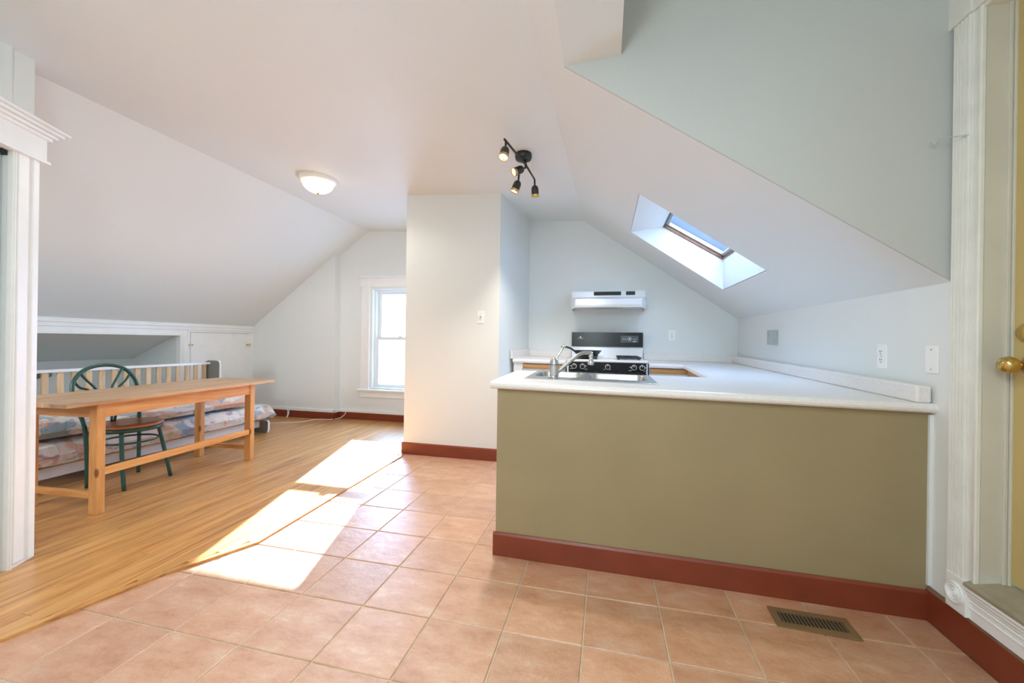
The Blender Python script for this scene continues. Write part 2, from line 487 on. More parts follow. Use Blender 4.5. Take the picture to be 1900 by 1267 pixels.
G = 0.0028
full_me = None
for i in range(-6, 8):
    for j in range(-5, 8):
        x0, y0 = TX0+i*TP, TY0+j*TP
        cx, cy = x0+TP/2, y0+TP/2
        if y0 > 3.64 or x0 > 1.31 or y0+TP < 0.15: continue
        if x0+TP < edge_x(cy)-0.03 and x0+TP < edge_x(y0) - 0.03 and x0+TP < edge_x(y0+TP)-0.03: continue
        if x0 > -0.50 and y0 > 2.07: continue
        poly = [(x0+G, y0+G), (x0+TP-G, y0+G), (x0+TP-G, y0+TP-G), (x0+G, y0+TP-G)]
        isfull = True
        for a, b, c in ((1, 0, 1.316), (0, 1, 3.645)):
            q = clip(poly, a, b, c)
            if q != poly: isfull = False
            poly = q
        if x0 > -0.56:
            q = clip(poly, 0, 1, 2.045)
            if q != poly: isfull = False
            poly = q
        if len(poly) < 3: continue
        dz = random.uniform(-0.0006, 0.0006)
        if isfull and full_me is not None:
            o = bpy.data.objects.new('tile', full_me); COL.objects.link(o); o.parent = floor
        else:
            o = obj('tile', tile_mesh(poly, cx, cy), TILE, floor)
            if isfull: full_me = o.data
        o.location = (cx, cy, dz)

wfloor = struct('wood_floor', B(-6.4, -1.80, -0.2, 5.25, -0.06, -0.006), plain('dark_subfloor', (0.10, 0.05, 0.02), 0.8))
BW = 0.062
random.seed(11)
x = -5.07
WT = 0.010
while x < -1.8:
    y = -0.15
    ends = [-0.15]
    yy = -0.15+random.uniform(0.3, 2.0)
    while yy < 5.0:
        ends.append(yy); yy += random.uniform(1.1, 2.4)
    ends.append(5.0)
    for ya, yb in zip(ends, ends[1:]):
        ya += 0.0008; yb -= 0.0008
        xa, xb = x+0.0005, x+BW-0.0005
        ys = sorted({ya, yb, *[e[1] for e in EDGE if ya < e[1] < yb], *[ya+(yb-ya)*k/24 for k in range(25)]})
        rt = [(min(xb, edge_x(q)-0.034), q) for q in ys]
        rt = [(px, q) for px, q in rt if px > xa+0.002]
        if len(rt) < 2: continue
        full = all(abs(px-xb) < 1e-9 for px, q in rt)
        if full: rt = [rt[0], rt[-1]]
        poly = [(xa, rt[0][1])]+rt+[(xa, rt[-1][1])]
        cx, cy = (xa+xb)/2, (ya+yb)/2
        bm = P([(px-cx, q-cy, 0) for px, q in poly], (0, 0, WT))
        obj('plank', bm, OAK, wfloor, loc=(cx, cy, random.uniform(-0.0004, 0.0)))
    x += BW
# edging strip of the raised boards along the tile
for (xa, ya), (xb, yb) in list(zip(EDGE, EDGE[1:]))[:5]:
    ya2 = max(ya, -0.15)
    if ya2 != ya: xa = edge_x(ya2)
    obj('edge_strip', P([(xa-0.033, ya2, 0), (xa, ya2, 0), (xb, yb, 0), (xb-0.033, yb, 0)], (0, 0, WT+0.001)), OAK, wfloor)

# ------------------------------------------------------------------ walls, slopes and ceiling
ZL = 2.655
XLR = -3.26         # fold between ceiling and left slope
KX = -5.07          # knee wall
def zr(x, y):       # right-hand slope plane
    a = Vector((-.256, 4.5, 2.497)); b = Vector((-.334, 1.93, 2.55)); c = Vector((1.346, 4.5, 1.386))
    n = (b-a).cross(c-a)
    return a.z-(n.x*(x-a.x)+n.y*(y-a.y))/n.z
RID = [(-0.47, -2.7), (-0.334, 1.93), (-0.256, 4.5), (-0.24, 5.1)]
bm = bmesh.new()
for (xa, ya), (xb, yb) in zip(RID, RID[1:]):
    za, zb = zr(xa, ya), zr(xb, yb)
    prism(bm, [(XLR, ya, ZL), (xa, ya, za), (xb, yb, zb), (XLR, yb, ZL)], (0, 0, 0.10))
struct('ceiling', bm, PAINT)
struct('ceiling_slope_left', P([(XLR, 0.3, ZL), (KX, 0.3, 1.305), (KX-0.08, 0.3, 1.33), (XLR-0.07, 0.3, ZL+0.1)], (0, 4.8, 0)), PAINT)
# right slope with the skylight hole
YB = 4.55
SK = (0.215, 1.005, 2.90, 3.87)      # x0,x1,y0,y1
bm = bmesh.new()
def slope_piece(x0a, x0b, x1, ya, yb, t=0.12):
    pts = [(x0a, ya, zr(x0a, ya)), (x1, ya, zr(x1, ya)), (x1, yb, zr(x1, yb)), (x0b, yb, zr(x0b, yb))]
    prism(bm, pts, (0.57*t, 0, 0.82*t))
def ridx(y):
    for (xa, ya), (xb, yb) in zip(RID, RID[1:]):
        if y <= yb: return xa+(xb-xa)*(y-ya)/(yb-ya)
SKO = (SK[0]-0.006, SK[1]+0.006, SK[2]-0.006, SK[3]+0.006)
slope_piece(ridx(1.931), ridx(SKO[2]), 1.335, 1.931, SKO[2])
slope_piece(ridx(SKO[3]), ridx(YB), 1.335, SKO[3], YB)
slope_piece(ridx(SKO[2]), ridx(SKO[3]), SKO[0], SKO[2], SKO[3])
slope_piece(SKO[1], SKO[1], 1.335, SKO[2], SKO[3])
XA = -0.212
slope_piece(ridx(-2.7), ridx(1.931), XA, -2.7, 1.931, 0.05)
struct('ceiling_slope_right', bm, PAINT)
ZA = zr(XA, 1.93)
XBX = 0.052
ZH = 3.35
bm = bmesh.new()
prism(bm, [(XA, -2.7, ZA), (XBX-0.004, -2.7, ZA+0.012), (XBX-0.004, 1.935, ZA+0.012), (XA, 1.935, ZA)], (0, 0, 0.05))
box(bm, XBX-0.08, XBX, -2.7, 1.935, ZA+0.011, ZH)
struct('ceiling_bulkhead', bm, PAINT)
struct('ceiling_upper', B(XBX-0.08, 1.5, -2.7, 2.03, ZH, ZH+0.1), PAINT)
struct('wall_upper', P([(XA, 1.93, ZA), (XR, 1.93, zr(XR, 1.93)), (XR, 1.93, ZH), (XA, 1.93, ZH)], (0, 0.008, 0)), GREYWALL)
# kitchen rear wall and the chimney-like column
struct('wall_back', P([(-0.90, YB, -0.02), (1.48, YB, -0.02), (1.48, YB, 1.40), (ridx(YB), YB, zr(ridx(YB), YB)+0.03), (-0.90, YB, 2.62)], (0, 0.12, 0)), PAINT)
struct('wall_column', P([(-1.958, 3.66, -0.005), (-0.985, 3.66, -0.005), (-0.867, 4.55, -0.005), (-0.867, 5.05, -0.005), (-1.958, 5.05, -0.005)], (0, 0, 2.63)), PAINT)
# right wall with the door opening
DY0, DY1, DZ0, DZ1 = 0.95, 1.80, 0.265, 2.385
bm = bmesh.new()
box(bm, XR, XR+0.15, DY1, 1.93, -0.02, ZH)
box(bm, XR, XR+0.15, 1.93, YB, -0.02, 1.45)
box(bm, XR, XR+0.15, DY0, DY1, DZ1, ZH)
box(bm, XR, XR+0.15, DY0, DY1, -0.02, DZ0)
box(bm, XR, XR+0.15, -2.7, DY0, -0.02, ZH)
struct('wall_right', bm, PAINT)
# gable wall: projecting part and window part
WX0, WX1, WZ0, WZ1 = -3.20, -2.34, 0.47, 1.865
YG, YW = 4.885, 5.0
def zl(x): return ZL+(x-XLR)*(ZL-1.305)/(XLR-KX)
struct('wall_gable_left', P([(KX-0.05, YG, -0.01), (-3.685, YG, -0.01), (-3.705, YG, zl(-3.705)), (KX, YG, 1.305)], (0, 0.25, 0)), PAINT)
bm = bmesh.new()
box(bm, -3.72, WX0, YW, YW+0.16, -0.01, 2.33)
box(bm, WX1, -1.9, YW, YW+0.16, -0.01, 2.72)
box(bm, WX0, WX1, YW, YW+0.16, -0.01, WZ0)
box(bm, WX0, WX1, YW, YW+0.16, WZ1, 2.72)
prism(bm, [(-3.72, YW, 2.33), (WX0, YW, 2.33), (WX0, YW, 2.70), (XLR, YW, ZL+0.03)], (0, 0.16, 0))
struct('wall_gable_right', bm, PAINT)
# knee wall with storage opening and cupboard
OY0, OY1, OZ0, OZ1 = 1.55, 3.84, 0.25, 1.155
CY0, CY1, CZ0, CZ1 = 3.96, 4.80, 0.16, 1.198
bm = bmesh.new()
box(bm, KX-0.06, KX, 0.3, OY0, 0, 1.31)
box(bm, KX-0.06, KX, OY0, OY1, 0, OZ0)
box(bm, KX-0.06, KX, OY0, OY1, OZ1, 1.31)
box(bm, KX-0.06, KX, OY1, CY0, 0, 1.31)
box(bm, KX-0.06, KX, CY1, YG, 0, 1.31)
box(bm, KX-0.06, KX, CY0, CY1, 0, CZ0)
box(bm, KX-0.06, KX, CY0, CY1, CZ1, 1.31)
box(bm, KX-0.10, KX-0.06, OY1+0.03, YG, 0, 1.31)
struct('wall_knee', bm, TRIM)
bm = bmesh.new()
box(bm, KX, KX+0.022, 0.3, YG, 1.262, 1.300, 0.004)
box(bm, KX, KX+0.012, 0.3, YG, 1.222, 1.262, 0.003)
struct('trim_1', bm, TRIM)
bm = bmesh.new()
box(bm, KX, KX+0.015, OY0, OY1+0.012, OZ1-0.005, OZ1+0.02, 0.003)
box(bm, KX, KX+0.015, OY1-0.006, OY1+0.012, OZ0, OZ1, 0.003)
box(bm, KX, KX+0.008, OY1+0.085, CY0-0.004, 0.0, 1.222)
struct('trim_2', bm, TRIM)
# storage space behind the opening
struct('ceiling_storage', P([(KX-0.06, 0.9, OZ1+0.01), (-6.02, 0.9, 0.84), (-6.02, 0.9, 0.90), (KX-0.06, 0.9, OZ1+0.07)], (0, 3.2, 0)), PAINT)
struct('storage_bounce_floor', B(-6.02, KX-0.06, 0.9, 3.97, -0.002, 0.004), PAINT)  # white floor sheet added to bounce light into the storage space
bm = bmesh.new()
prism(bm, [(KX-0.06, 3.855, 0), (-6.02, 3.965, 0), (-6.02, 4.05, 0), (KX-0.06, 3.95, 0)], (0, 0, 1.25))
box(bm, -6.10, -6.0, 0.9, 4.05, 0, 0.845)
box(bm, -6.1, KX-0.06, 0.85, 0.95, 0, 1.2)
struct('wall_storage', bm, PAINT)
struct('wall_front_left', P([(KX-0.1, 0.3, -0.01), (-3.05, 0.3, -0.01), (-3.05, 0.3, ZL+.05), (XLR, 0.3, ZL+.05), (KX-0.1, 0.3, 1.30)], (0, -0.1, 0)), PAINT)
# wall above and beside the closet at the edge of the frame
bm = bmesh.new()
box(bm, -3.22, -3.09, -2.7, 1.545, -0.01, ZL+0.05)
box(bm, -3.10, -3.06, -2.7, 1.445, 2.2, ZL+0.04)
struct('wall_left', bm, PAINT)
# closet front, turned 25 degrees
th = math.radians(115)
CM = Matrix.Translation((-2.81, 1.42, 0)) @ Matrix.Rotation(th, 4, 'Z')     # local x = along the front (away from camera), local y = into the closet
bm = bmesh.new()
box(bm, -0.015, 0.0, 0.02, 0.30, 0, 2.16)
box(bm, -0.122, -0.0, 0.022, 0.09, 0, 2.16)
box(bm, -0.90, -0.12, 0.022, 0.09, 2.02, 2.16)
box(bm, -1.6, -0.90, 0.0, 0.09, 0, 2.16)
box(bm, -1.6, 0.0, 0.02, 0.34, 2.16, 2.18)
wc = struct('wall_closet', bm, PAINT); wc.matrix_world = CM
bm = bmesh.new()
box(bm, -0.122, 0.0, -0.002, 0.022, 0.0, 2.01, 0.002)
box(bm, -0.108, -0.055, -0.012, 0.0, 0.03, 2.01, 0.004)
box(bm, -0.032, 0.0, -0.010, 0.0, 0.015, 2.01, 0.003)
box(bm, -0.118, -0.112, -0.010, 0.0, 0.0, 2.01, 0.002)
d = struct('trim_3', bm, TRIM); d.matrix_world = CM
bm = bmesh.new()
box(bm, -1.05, 0.026, -0.020, 0.022, 2.022, 2.150, 0.003)
box(bm, -1.05, 0.036, -0.030, 0.022, 2.008, 2.022, 0.004)
box(bm, -1.05, 0.040, -0.034, 0.03, 2.128, 2.145, 0.004)
box(bm, -1.05, 0.055, -0.048, 0.03, 2.145, 2.162, 0.005)
box(bm, -1.05, 0.072, -0.062, 0.03, 2.162, 2.178, 0.004)
box(bm, -1.05, 0.088, -0.078, 0.05, 2.178, 2.190, 0.003)
d = struct('trim_4', bm, TRIM); d.matrix_world = CM
# closet door, set back in its frame
bm = bmesh.new()
box(bm, -0.88, -0.150, 0.035, 0.065, 0.01, 1.985, 0.003)
box(bm, -0.165, -0.150, 0.025, 0.035, 0.01, 1.985, 0.002)
d = struct('door_1', bm, TRIM); d.matrix_world = CM
bm = B(-0.150, -0.124, 0.02, 0.05, 1.985, 2.008)
d = struct('door_gap_block', bm, DARK); d.matrix_world = CM  # dark block set in the gap above the closet door
struct('sun_cut_board', B(WX0-0.4, WX1+0.4, YW+0.165, YW+0.45, 1.785, 1.80), PAINT)  # board added outside the window top to cut the sun patch short
# wall behind the camera
bm = bmesh.new()
box(bm, -3.3, 1.5, -2.8, -2.65, -0.02, ZH)
struct('wall_front', bm, PAINT)

# baseboards
def board(name, x0, y0, x1, y1, h, t, side):
    """red board along a line; side=+1 puts the thickness left of the direction"""
    d = Vector((x1-x0, y1-y0, 0)); n = Vector((-d.y, d.x, 0)).normalized()*t*side
    bm = P([(x0, y0, 0), (x1, y1, 0), (x1+n.x, y1+n.y, 0), (x0+n.x, y0+n.y, 0)], (0, 0, h-0.012))
    o = struct(name, bm, RED)
    k = 0.45
    bm = bmesh.new()
    a = [(x0, y0, h-0.012), (x1, y1, h-0.012), (x1+n.x, y1+n.y, h-0.012), (x0+n.x, y0+n.y, h-0.012)]
    b = [(x0, y0, h), (x1, y1, h), (x1+n.x*k, y1+n.y*k, h), (x0+n.x*k, y0+n.y*k, h)]
    va = [bm.verts.new(p) for p in a]; vb = [bm.verts.new(p) for p in b]
    bm.faces.new(vb)
    for i in range(4): bm.faces.new([va[i], va[(i+1) % 4], vb[(i+1) % 4], vb[i]])
    obj('top_edge', bm, REDTOP if 'worn' in name else RED, o)
    return o
board('baseboard_column', -1.975, 3.66, -0.985, 3.66, 0.115, 0.014, -1)
PL = Vector((-0.558, 2.062, 0)); PR = Vector((1.33, 2.027, 0))      # face of the peninsula
board('baseboard_peninsula', -0.569, 2.062, 1.318, 2.027, 0.122, 0.013, -1)
o = board('baseboard_right', 1.33, -2.6, 1.33, 2.027, 0.140, 0.013, 1)
o.children[0].data.materials[0] = REDTOP
board('baseboard_gable', KX, YG, -3.69, YG, 0.105, 0.014, -1)
board('baseboard_window', -3.69, YW, -1.96, YW, 0.105, 0.014, -1)
board('baseboard_return', -3.685, YG-0.012, -3.685, YW, 0.105, 0.010, -1)
bm = bmesh.new()
box(bm, KX, -3.665, YG-0.020, YG, 0.105, 0.150, 0.006)
box(bm, -3.685, -3.665, YG-0.02, YW, 0.105, 0.150, 0.004)
box(bm, -3.685, -1.96, YW-0.020, YW, 0.105, 0.150, 0.006)
struct('baseboard_cap', bm, TRIM)

# ------------------------------------------------------------------ gable window
win = sgroup('window_1')
def wpart(name, bm, m=TRIM, p=win): return obj(name, bm, m, p)
bm = bmesh.new()
box(bm, WX0-0.145, WX0-0.008, YW-0.022, YW, 0.43, 1.865, 0.004)
box(bm, WX0-0.055, WX0-0.008, YW-0.030, YW-0.02, 0.43, 1.865, 0.004)
wpart('casing', bm)
wpart('casing', B(WX1+0.008, WX1+0.145, YW-0.022, YW, 0.43, 1.865, 0.004))
wpart('head_casing', B(WX0-0.145, WX1+0.145, YW-0.022, YW, 1.865, 1.995, 0.004))
bm = B(WX0-0.165, WX0-0.03, YW-0.028, YW, 1.868, 1.993, 0.004)
lathe(bm, [(0.045, 0), (0.045, 0.006), (0.035, 0.006), (0.03, 0.003), (0.012, 0.003), (0.0, 0.009)], 20, axis_matrix((WX0-0.097, YW-0.028, 1.93), (0, -1, 0)))
wpart('corner_block', bm)
bm = bmesh.new()
box(bm, WX0-0.175, WX1+0.175, YW-0.045, YW, 1.995, 2.012, 0.004)
box(bm, WX0-0.165, WX1+0.165, YW-0.032, YW, 1.983, 1.995, 0.003)
wpart('cornice', bm)
wpart('stool', B(WX0-0.185, WX1+0.185, YW-0.060, YW+0.05, 0.418, 0.446, 0.008))
wpart('apron', B(WX0-0.145, WX1+0.145, YW-0.020, YW, 0.33, 0.418, 0.003))
# frame, stepped inward
bm = bmesh.new()
for k, (d0, d1, ins) in enumerate(((0.0, 0.05, 0.0), (0.05, 0.10, 0.028), (0.10, 0.15, 0.05))):
    a = ins+0.03
    box(bm, WX0-0.01, WX0+a, YW+d0-0.01, YW+d1, 0.446, WZ1)
    box(bm, WX1-a, WX1+0.01, YW+d0-0.01, YW+d1, 0.446, WZ1)
    box(bm, WX0+a, WX1-a, YW+d0-0.01, YW+d1, WZ1-a, WZ1+0.005)
    box(bm, WX0+a, WX1-a, YW+d0, YW+d1, 0.44, 0.45+ins*0.5)
wpart('frame', bm, VINYL)
def sash(name, x0, x1, z0, z1, y0, y1, st, rt, rb):
    bm = bmesh.new()
    box(bm, x0, x0+st, y0, y1, z0, z1, 0.004); box(bm, x1-st, x1, y0, y1, z0, z1, 0.004)
    box(bm, x0+st, x1-st, y0, y1, z1-rt, z1, 0.004); box(bm, x0+st, x1-st, y0, y1, z0, z0+rb, 0.004)
    s = wpart(name, bm, VINYL)
    obj('pane', B(x0+st-0.003, x1-st+0.003, (y0+y1)/2-0.003, (y0+y1)/2+0.003, z0+rb-0.003, z1-rt+0.003), WINGLASS, s)
    return s
sash('upper_sash', WX0+0.08, WX1-0.08, 1.13, WZ1-0.055, YW+0.085, YW+0.118, 0.036, 0.040, 0.045)
ls = sash('lower_sash', WX0+0.055, WX1-0.055, 0.455, 1.175, YW+0.045, YW+0.080, 0.042, 0.040, 0.058)
obj('sash_lock', B(-2.80, -2.74, YW+0.035, YW+0.075, 1.175, 1.190, 0.003), VINYL, ls)

# ------------------------------------------------------------------ skylight
sky = sgroup('window_2')
x0, x1, y0, y1 = SK
GW = [(0.495, 2.205), (1.0, 1.885)]       # window opening in x,z
def shaft(pts, d, nm='shaft_panel'):
    obj(nm, P(pts, d), PAINT, sky)
zt, zb = zr(x0, 3.4), zr(x1, 3.4)
shaft([(x0, y1, zt), (x1, y1, zb), (GW[1][0], y1, GW[1][1]), (GW[0][0], y1, GW[0][1])], (0, 0.02, 0))
shaft([(x0, y0, zt), (x1, y0, zb), (GW[1][0], y0, GW[1][1]), (GW[0][0], y0, GW[0][1])], (0, -0.02, 0))
shaft([(x0, y0-.02, zt), (x0, y1+.02, zt), (GW[0][0], y1+.02, GW[0][1]), (GW[0][0], y0-.02, GW[0][1])], (-0.004, 0, 0.02))
shaft([(x1, y0-.02, zb), (x1, y1+.02, zb), (GW[1][0], y1+.02, GW[1][1]), (GW[1][0], y0-.02, GW[1][1])], (0.02, 0, 0.005))
sd = Vector((GW[1][0]-GW[0][0], 0, GW[1][1]-GW[0][1])); sl = sd.length; sd.normalize()
sn = Vector((-sd.z, 0, sd.x))
if sn.z < 0: sn = -sn
SM = Matrix((( sd.x, 0, sn.x, GW[0][0]), (0, 1, 0, y0), (sd.z, 0, sn.z, GW[0][1]), (0, 0, 0, 1)))   # local x down the slope, y along the room, z outward
Wd = y1-y0
def spart(nm, bm, m, p=sky):
    o = obj(nm, bm, m, p); o.matrix_local = SM; return o
spart('frame_board', B(-0.01, sl+0.01, Wd-0.014, Wd+0.01, 0, 0.045, 0.002), BROWNWOOD)
spart('frame_board', B(-0.01, sl+0.01, -0.01, 0.014, 0, 0.045, 0.002), BROWNWOOD)
spart('frame_board', B(-0.012, 0.010, 0.0, Wd, 0, 0.045, 0.002), BLACKMETAL)
spart('frame_board', B(sl-0.014, sl+0.012, 0.0, Wd, 0, 0.045, 0.002), BROWNWOOD)
bm = bmesh.new()
for q in ((0.010, 0.036, 0.014, Wd-0.014), (sl-0.040, sl-0.014, 0.014, Wd-0.014), (0.036, sl-0.040, 0.014, 0.036), (0.036, sl-0.040, Wd-0.030, Wd-0.014)):
    box(bm, *q, 0.026, 0.056, 0.002)
sk = spart('sash', bm, GREYPLASTIC)
bm = B(0.034, sl-0.038, 0.034, Wd-0.028, 0.034, 0.040)
spart('pane', bm, WINGLASS)
bm = tube(bmesh.new(), [(sl-0.05, 0.06, 0.01), (sl-0.085, 0.06, -0.02), (sl-0.07, 0.06, -0.045), (sl-0.03, 0.06, -0.04)], 0.006, 8, smoothn=5)
spart('latch', bm, PLASTIC)
# slate round the skylight, and a dark wall added beyond to tone its glass
bm = bmesh.new()
def rp(x, y): return (x, y, zr(x, y)+0.245)
for q in ((-0.4, 0.30, 2.4, 4.9), (1.30, 2.0, 2.4, 4.9), (0.30, 1.30, 2.2, 2.62)):
    prism(bm, [rp(q[0], q[2]), rp(q[1], q[2]), rp(q[1], q[3]), rp(q[0], q[3])], (0, 0, 0.03))
struct('roof_outer', bm, SLATE)
prim = [rp(0.2, 4.40), rp(1.35, 4.40)]
struct('skylight_backing', P([prim[0], prim[1], (1.35, 4.40, 2.75), (0.2, 4.40, 3.15)], (0, 0.08, 0)), plain('blue_grey_backing', (0.045, 0.065, 0.095), 0.6, var=0.12, vscale=8))

# ------------------------------------------------------------------ entry door on the right wall
XD = 1.406
bm = bmesh.new()
bm2 = bmesh.new()
struct('trim_5', B(XR, 1.395, DY1-0.004, DY1+0.02, DZ0, DZ1), JAMB)
bm = bmesh.new()
box(bm, 1.388, 1.399, DY1-0.014, DY1, DZ0, DZ1-0.002, 0.002)
box(bm, 1.400, 1.408, DY1-0.020, DY1, DZ0, DZ1-0.002, 0.002)
struct('trim_6', bm, JAMB)
bm = bmesh.new()       # fluted casing
box(bm, XR-0.016, XR, 1.836, 1.918, 0.27, 2.385)
for k in range(5):
    yy = 1.846+k*0.0155
    tube(bm, [(XR-0.017, yy, 0.271), (XR-0.017, yy, 2.384)], 0.0052, 6)
box(bm, XR-0.010, XR, 1.806, 1.836, 0.27, 2.385)
box(bm, XR-0.016, XR, 1.798, 1.812, 0.27, 2.385, 0.003)
struct('trim_7', bm, OLDTRIM)
bm = bmesh.new()
box(bm, XR-0.026, XR, 1.828, 1.945, 2.385, 2.60, 0.003)
box(bm, XR-0.022, XR, 0.85, 1.828, 2.385, 2.56, 0.003)
box(bm, XR-0.010, XR+0.06, 0.95, 1.80, 2.372, 2.386, 0.003)
struct('trim_8', bm, OLDTRIM)
bm = B(XR-0.026, XR, 1.819, 1.909, 0.140, 0.272, 0.003)
prof = [(0.040, 0), (0.040, 0.005), (0.036, 0.008), (0.031, 0.004), (0.027, 0.004), (0.024, 0.008), (0.020, 0.004), (0.015, 0.004), (0.012, 0.008), (0.007, 0.005), (0, 0.008)]
lathe(bm, prof, 28, axis_matrix((XR-0.026, 1.864, 0.208), (-1, 0, 0)))
struct('trim_9', bm, TRIM)
bm = bmesh.new()
box(bm, XR-0.014, XR, 0.8, 1.819, 0.140, 0.262)
for z, t, h in ((0.252, 0.032, 0.012), (0.236, 0.026, 0.012), (0.222, 0.021, 0.008), (0.205, 0.018, 0.006), (0.182, 0.018, 0.005)):
    box(bm, XR-t, XR, 0.8, 1.819, z-h/2, z+h/2, 0.002)
struct('trim_10', bm, TRIM)
struct('door_sill', P([(XR-0.035, 0.8, 0.262), (1.43, 0.8, 0.262), (1.43, 0.8, 0.298), (1.40, 0.8, 0.296), (XR-0.02, 0.8, 0.278), (XR-0.035, 0.8, 0.272)], (0, 1.018, 0)), SILLWOOD)
door = struct('door_2', B(XD, XD+0.04, 0.96, 1.787, 0.305, 2.375, 0.002), DOORTAN)
bm = lathe(bmesh.new(), [(0.034, 0), (0.033, 0.004), (0.024, 0.010), (0.014, 0.012), (0.012, 0.022), (0.011, 0.030), (0.018, 0.036), (0.026, 0.046), (0.029, 0.060), (0.026, 0.074), (0.017, 0.083), (0, 0.086)], 24, axis_matrix((XD, 1.722, 1.079), (-1, 0, 0)))
obj('door_knob', bm, BRASS, door, True)
bm = lathe(bmesh.new(), [(0.032, 0), (0.031, 0.006), (0.025, 0.013), (0.012, 0.016), (0, 0.016)], 24, axis_matrix((XD, 1.735, 1.190), (-1, 0, 0)))
obj('deadbolt', bm, BRASS, door, True)
hk = obj('wall_hook', tube(bmesh.new(), [(1.312, 1.842, 1.932), (1.275, 1.868, 1.940), (1.252, 1.885, 1.944), (1.246, 1.894, 1.932), (1.240, 1.902, 1.930), (1.236, 1.908, 1.942)], 0.0022, 6, smoothn=3), GREYPLASTIC)
tag(hk, 'thin wire hook sticking out from the fluted door casing', 'hook')

# ------------------------------------------------------------------ peninsula half wall
dpl = (PR-PL); nb = Vector((-dpl.y, dpl.x, 0)).normalized()*0.11
pw = struct('wall_peninsula', P([(PL.x, PL.y, 0), (PR.x, PR.y, 0), (PR.x+nb.x, PR.y+nb.y, 0), (PL.x+nb.x, PL.y+nb.y, 0)], (0, 0, 0.868)), KHAKI)
for v in pw.data.vertices:
    if v.co.z > 0.5: v.co.z = 0.884-0.0117*(v.co.x+0.551)-0.001
struct('trim_11', P([(1.318, 2.0275, 0.145), (1.330, 2.0272, 0.145), (1.330, 2.0162, 0.145), (1.318, 2.0165, 0.145)], (0, 0, 0.71)), PAINT)

def zc(x, y): return 0.914-0.011*(x-0.37)+0.018*(y-2.03)
def tilt(bm):
    for v in bm.verts: v.co.z += zc(v.co.x, v.co.y)
    return bm
# base cabinets (their doors face the kitchen side)
def cabinet(name, label, parts):
    t = thing(name, label, 'cabinet', (0, 0, 0))
    for nm, bm, m in parts: obj(nm, bm, m, t)
    return t
def tb(x0, x1, y0, y1, z0, dz, bev=0.002):      # box under the sloping counter: z0 absolute, top = counter underside + dz
    bm = B(x0, x1, y0, y1, z0, 1.0)
    for v in bm.verts:
        if v.co.z > 0.99: v.co.z = zc(v.co.x, v.co.y)-0.042+dz
    return bm
def strip(x0, x1, y0, y1, za, zb2, bev=0.0):
    bm = B(x0, x1, y0, y1, za, zb2)
    return tilt(bm)
cabinet('base_cabinet', 'white base cabinet with oak strip, left of the stove by the rear wall', [
    ('carcass', tb(-0.845, -0.385, 3.985, YB-0.005, 0.10, 0), ENAMEL),
    ('door', strip(-0.805, -0.395, 3.965, 3.985, -0.70, -0.094), ENAMEL),
    ('pull_strip', strip(-0.805, -0.392, 3.948, 3.985, -0.092, -0.048), OAKTRIM),
    ('side_panel', tb(-0.905, -0.81, 3.955, 4.10, 0.0, 0), LAMINATE)])
cabinet('base_cabinet', 'white base cabinet with oak strip, right of the stove in the rear corner', [
    ('carcass', tb(0.405, XR-0.005, 3.985, YB-0.005, 0.10, 0), ENAMEL),
    ('door', strip(0.41, 0.735, 3.965, 3.985, -0.70, -0.094), ENAMEL),
    ('pull_strip', strip(0.41, 0.738, 3.948, 3.985, -0.092, -0.048), OAKTRIM)])
cabinet('base_cabinet', 'white base cabinet with oak strip along the right kitchen wall', [
    ('carcass', tb(0.775, XR-0.005, 2.72, 3.94, 0.10, 0), ENAMEL),
    ('door', strip(0.755, 0.775, 2.75, 3.33, -0.70, -0.094), ENAMEL),
    ('door', strip(0.755, 0.775, 3.34, 3.945, -0.70, -0.094), ENAMEL),
    ('pull_strip', strip(0.740, 0.775, 2.75, 3.945, -0.092, -0.048), wood('oak_pull_strip_long', (0.36, 0.16, 0.045), (0.50, 0.25, 0.085), (0.60, 0.34, 0.14), 'Y', 0.4, 14, 20))])
pe = struct('wall_peninsula_end', tb(-0.549, -0.535, 2.172, 2.64, 0.0, 0), KHAKI)

# ------------------------------------------------------------------ countertops
TH = 0.040
def edge_profile(t=TH, r=0.018):
    """rounded nose in (out, z): flat top at z=0 to underside"""
    pts = [(-0.04, 0)]
    for k in range(7):
        a = math.pi/2-k*math.pi/6
        pts.append((-r+r*math.cos(a), -t/2+(t/2)*math.sin(a)))
    pts.append((-0.04, -t))
    return pts
def nosing(bm, p, q, out, ov=0.0):
    """rounded front strip from p to q; out = outward direction"""
    p, q, out = Vector((*p, 0)), Vector((*q, 0)), Vector((*out, 0)).normalized()
    pr = edge_profile()
    rings = []
    nseg = 12
    for i in range(nseg+1):
        c = p.lerp(q, i/nseg)
        rings.append([bm.verts.new(c+out*o+Vector((0, 0, z))) for o, z in pr])
    for a, b in zip(rings, rings[1:]):
        for k in range(len(pr)):
            bm.faces.new([a[k], a[(k+1) % len(pr)], b[(k+1) % len(pr)], b[k]])
    bm.faces.new(rings[0]); bm.faces.new(rings[-1][::-1])
CT = thing('countertop', 'long cream flecked laminate countertop on the khaki peninsula and right wall', 'countertop')
bm = bmesh.new()
LX, FY0, FY1 = -0.590, 2.028, 1.990      # left end and front line at both ends
RX = 1.345
BY0, BY1 = 2.71, 2.765
sx0, sx1, sy0, sy1 = -0.435, 0.245, 2.245, 2.665   # sink cut-out
def fy(x): return FY0+(FY1-FY0)*(x-LX)/(RX-LX)
def by(x): return BY0+(BY1-BY0)*(x-LX)/(0.695-LX)
def slab(bm, poly):
    prism(bm, [(x, y, 0) for x, y in poly], (0, 0, -TH))
LXi = LX+0.0
slab(bm, [(LXi, fy(LX)+0.04), (sx0, fy(sx0)+0.04), (sx0, by(sx0)-0.0), (LXi, by(LX)-0.0)])
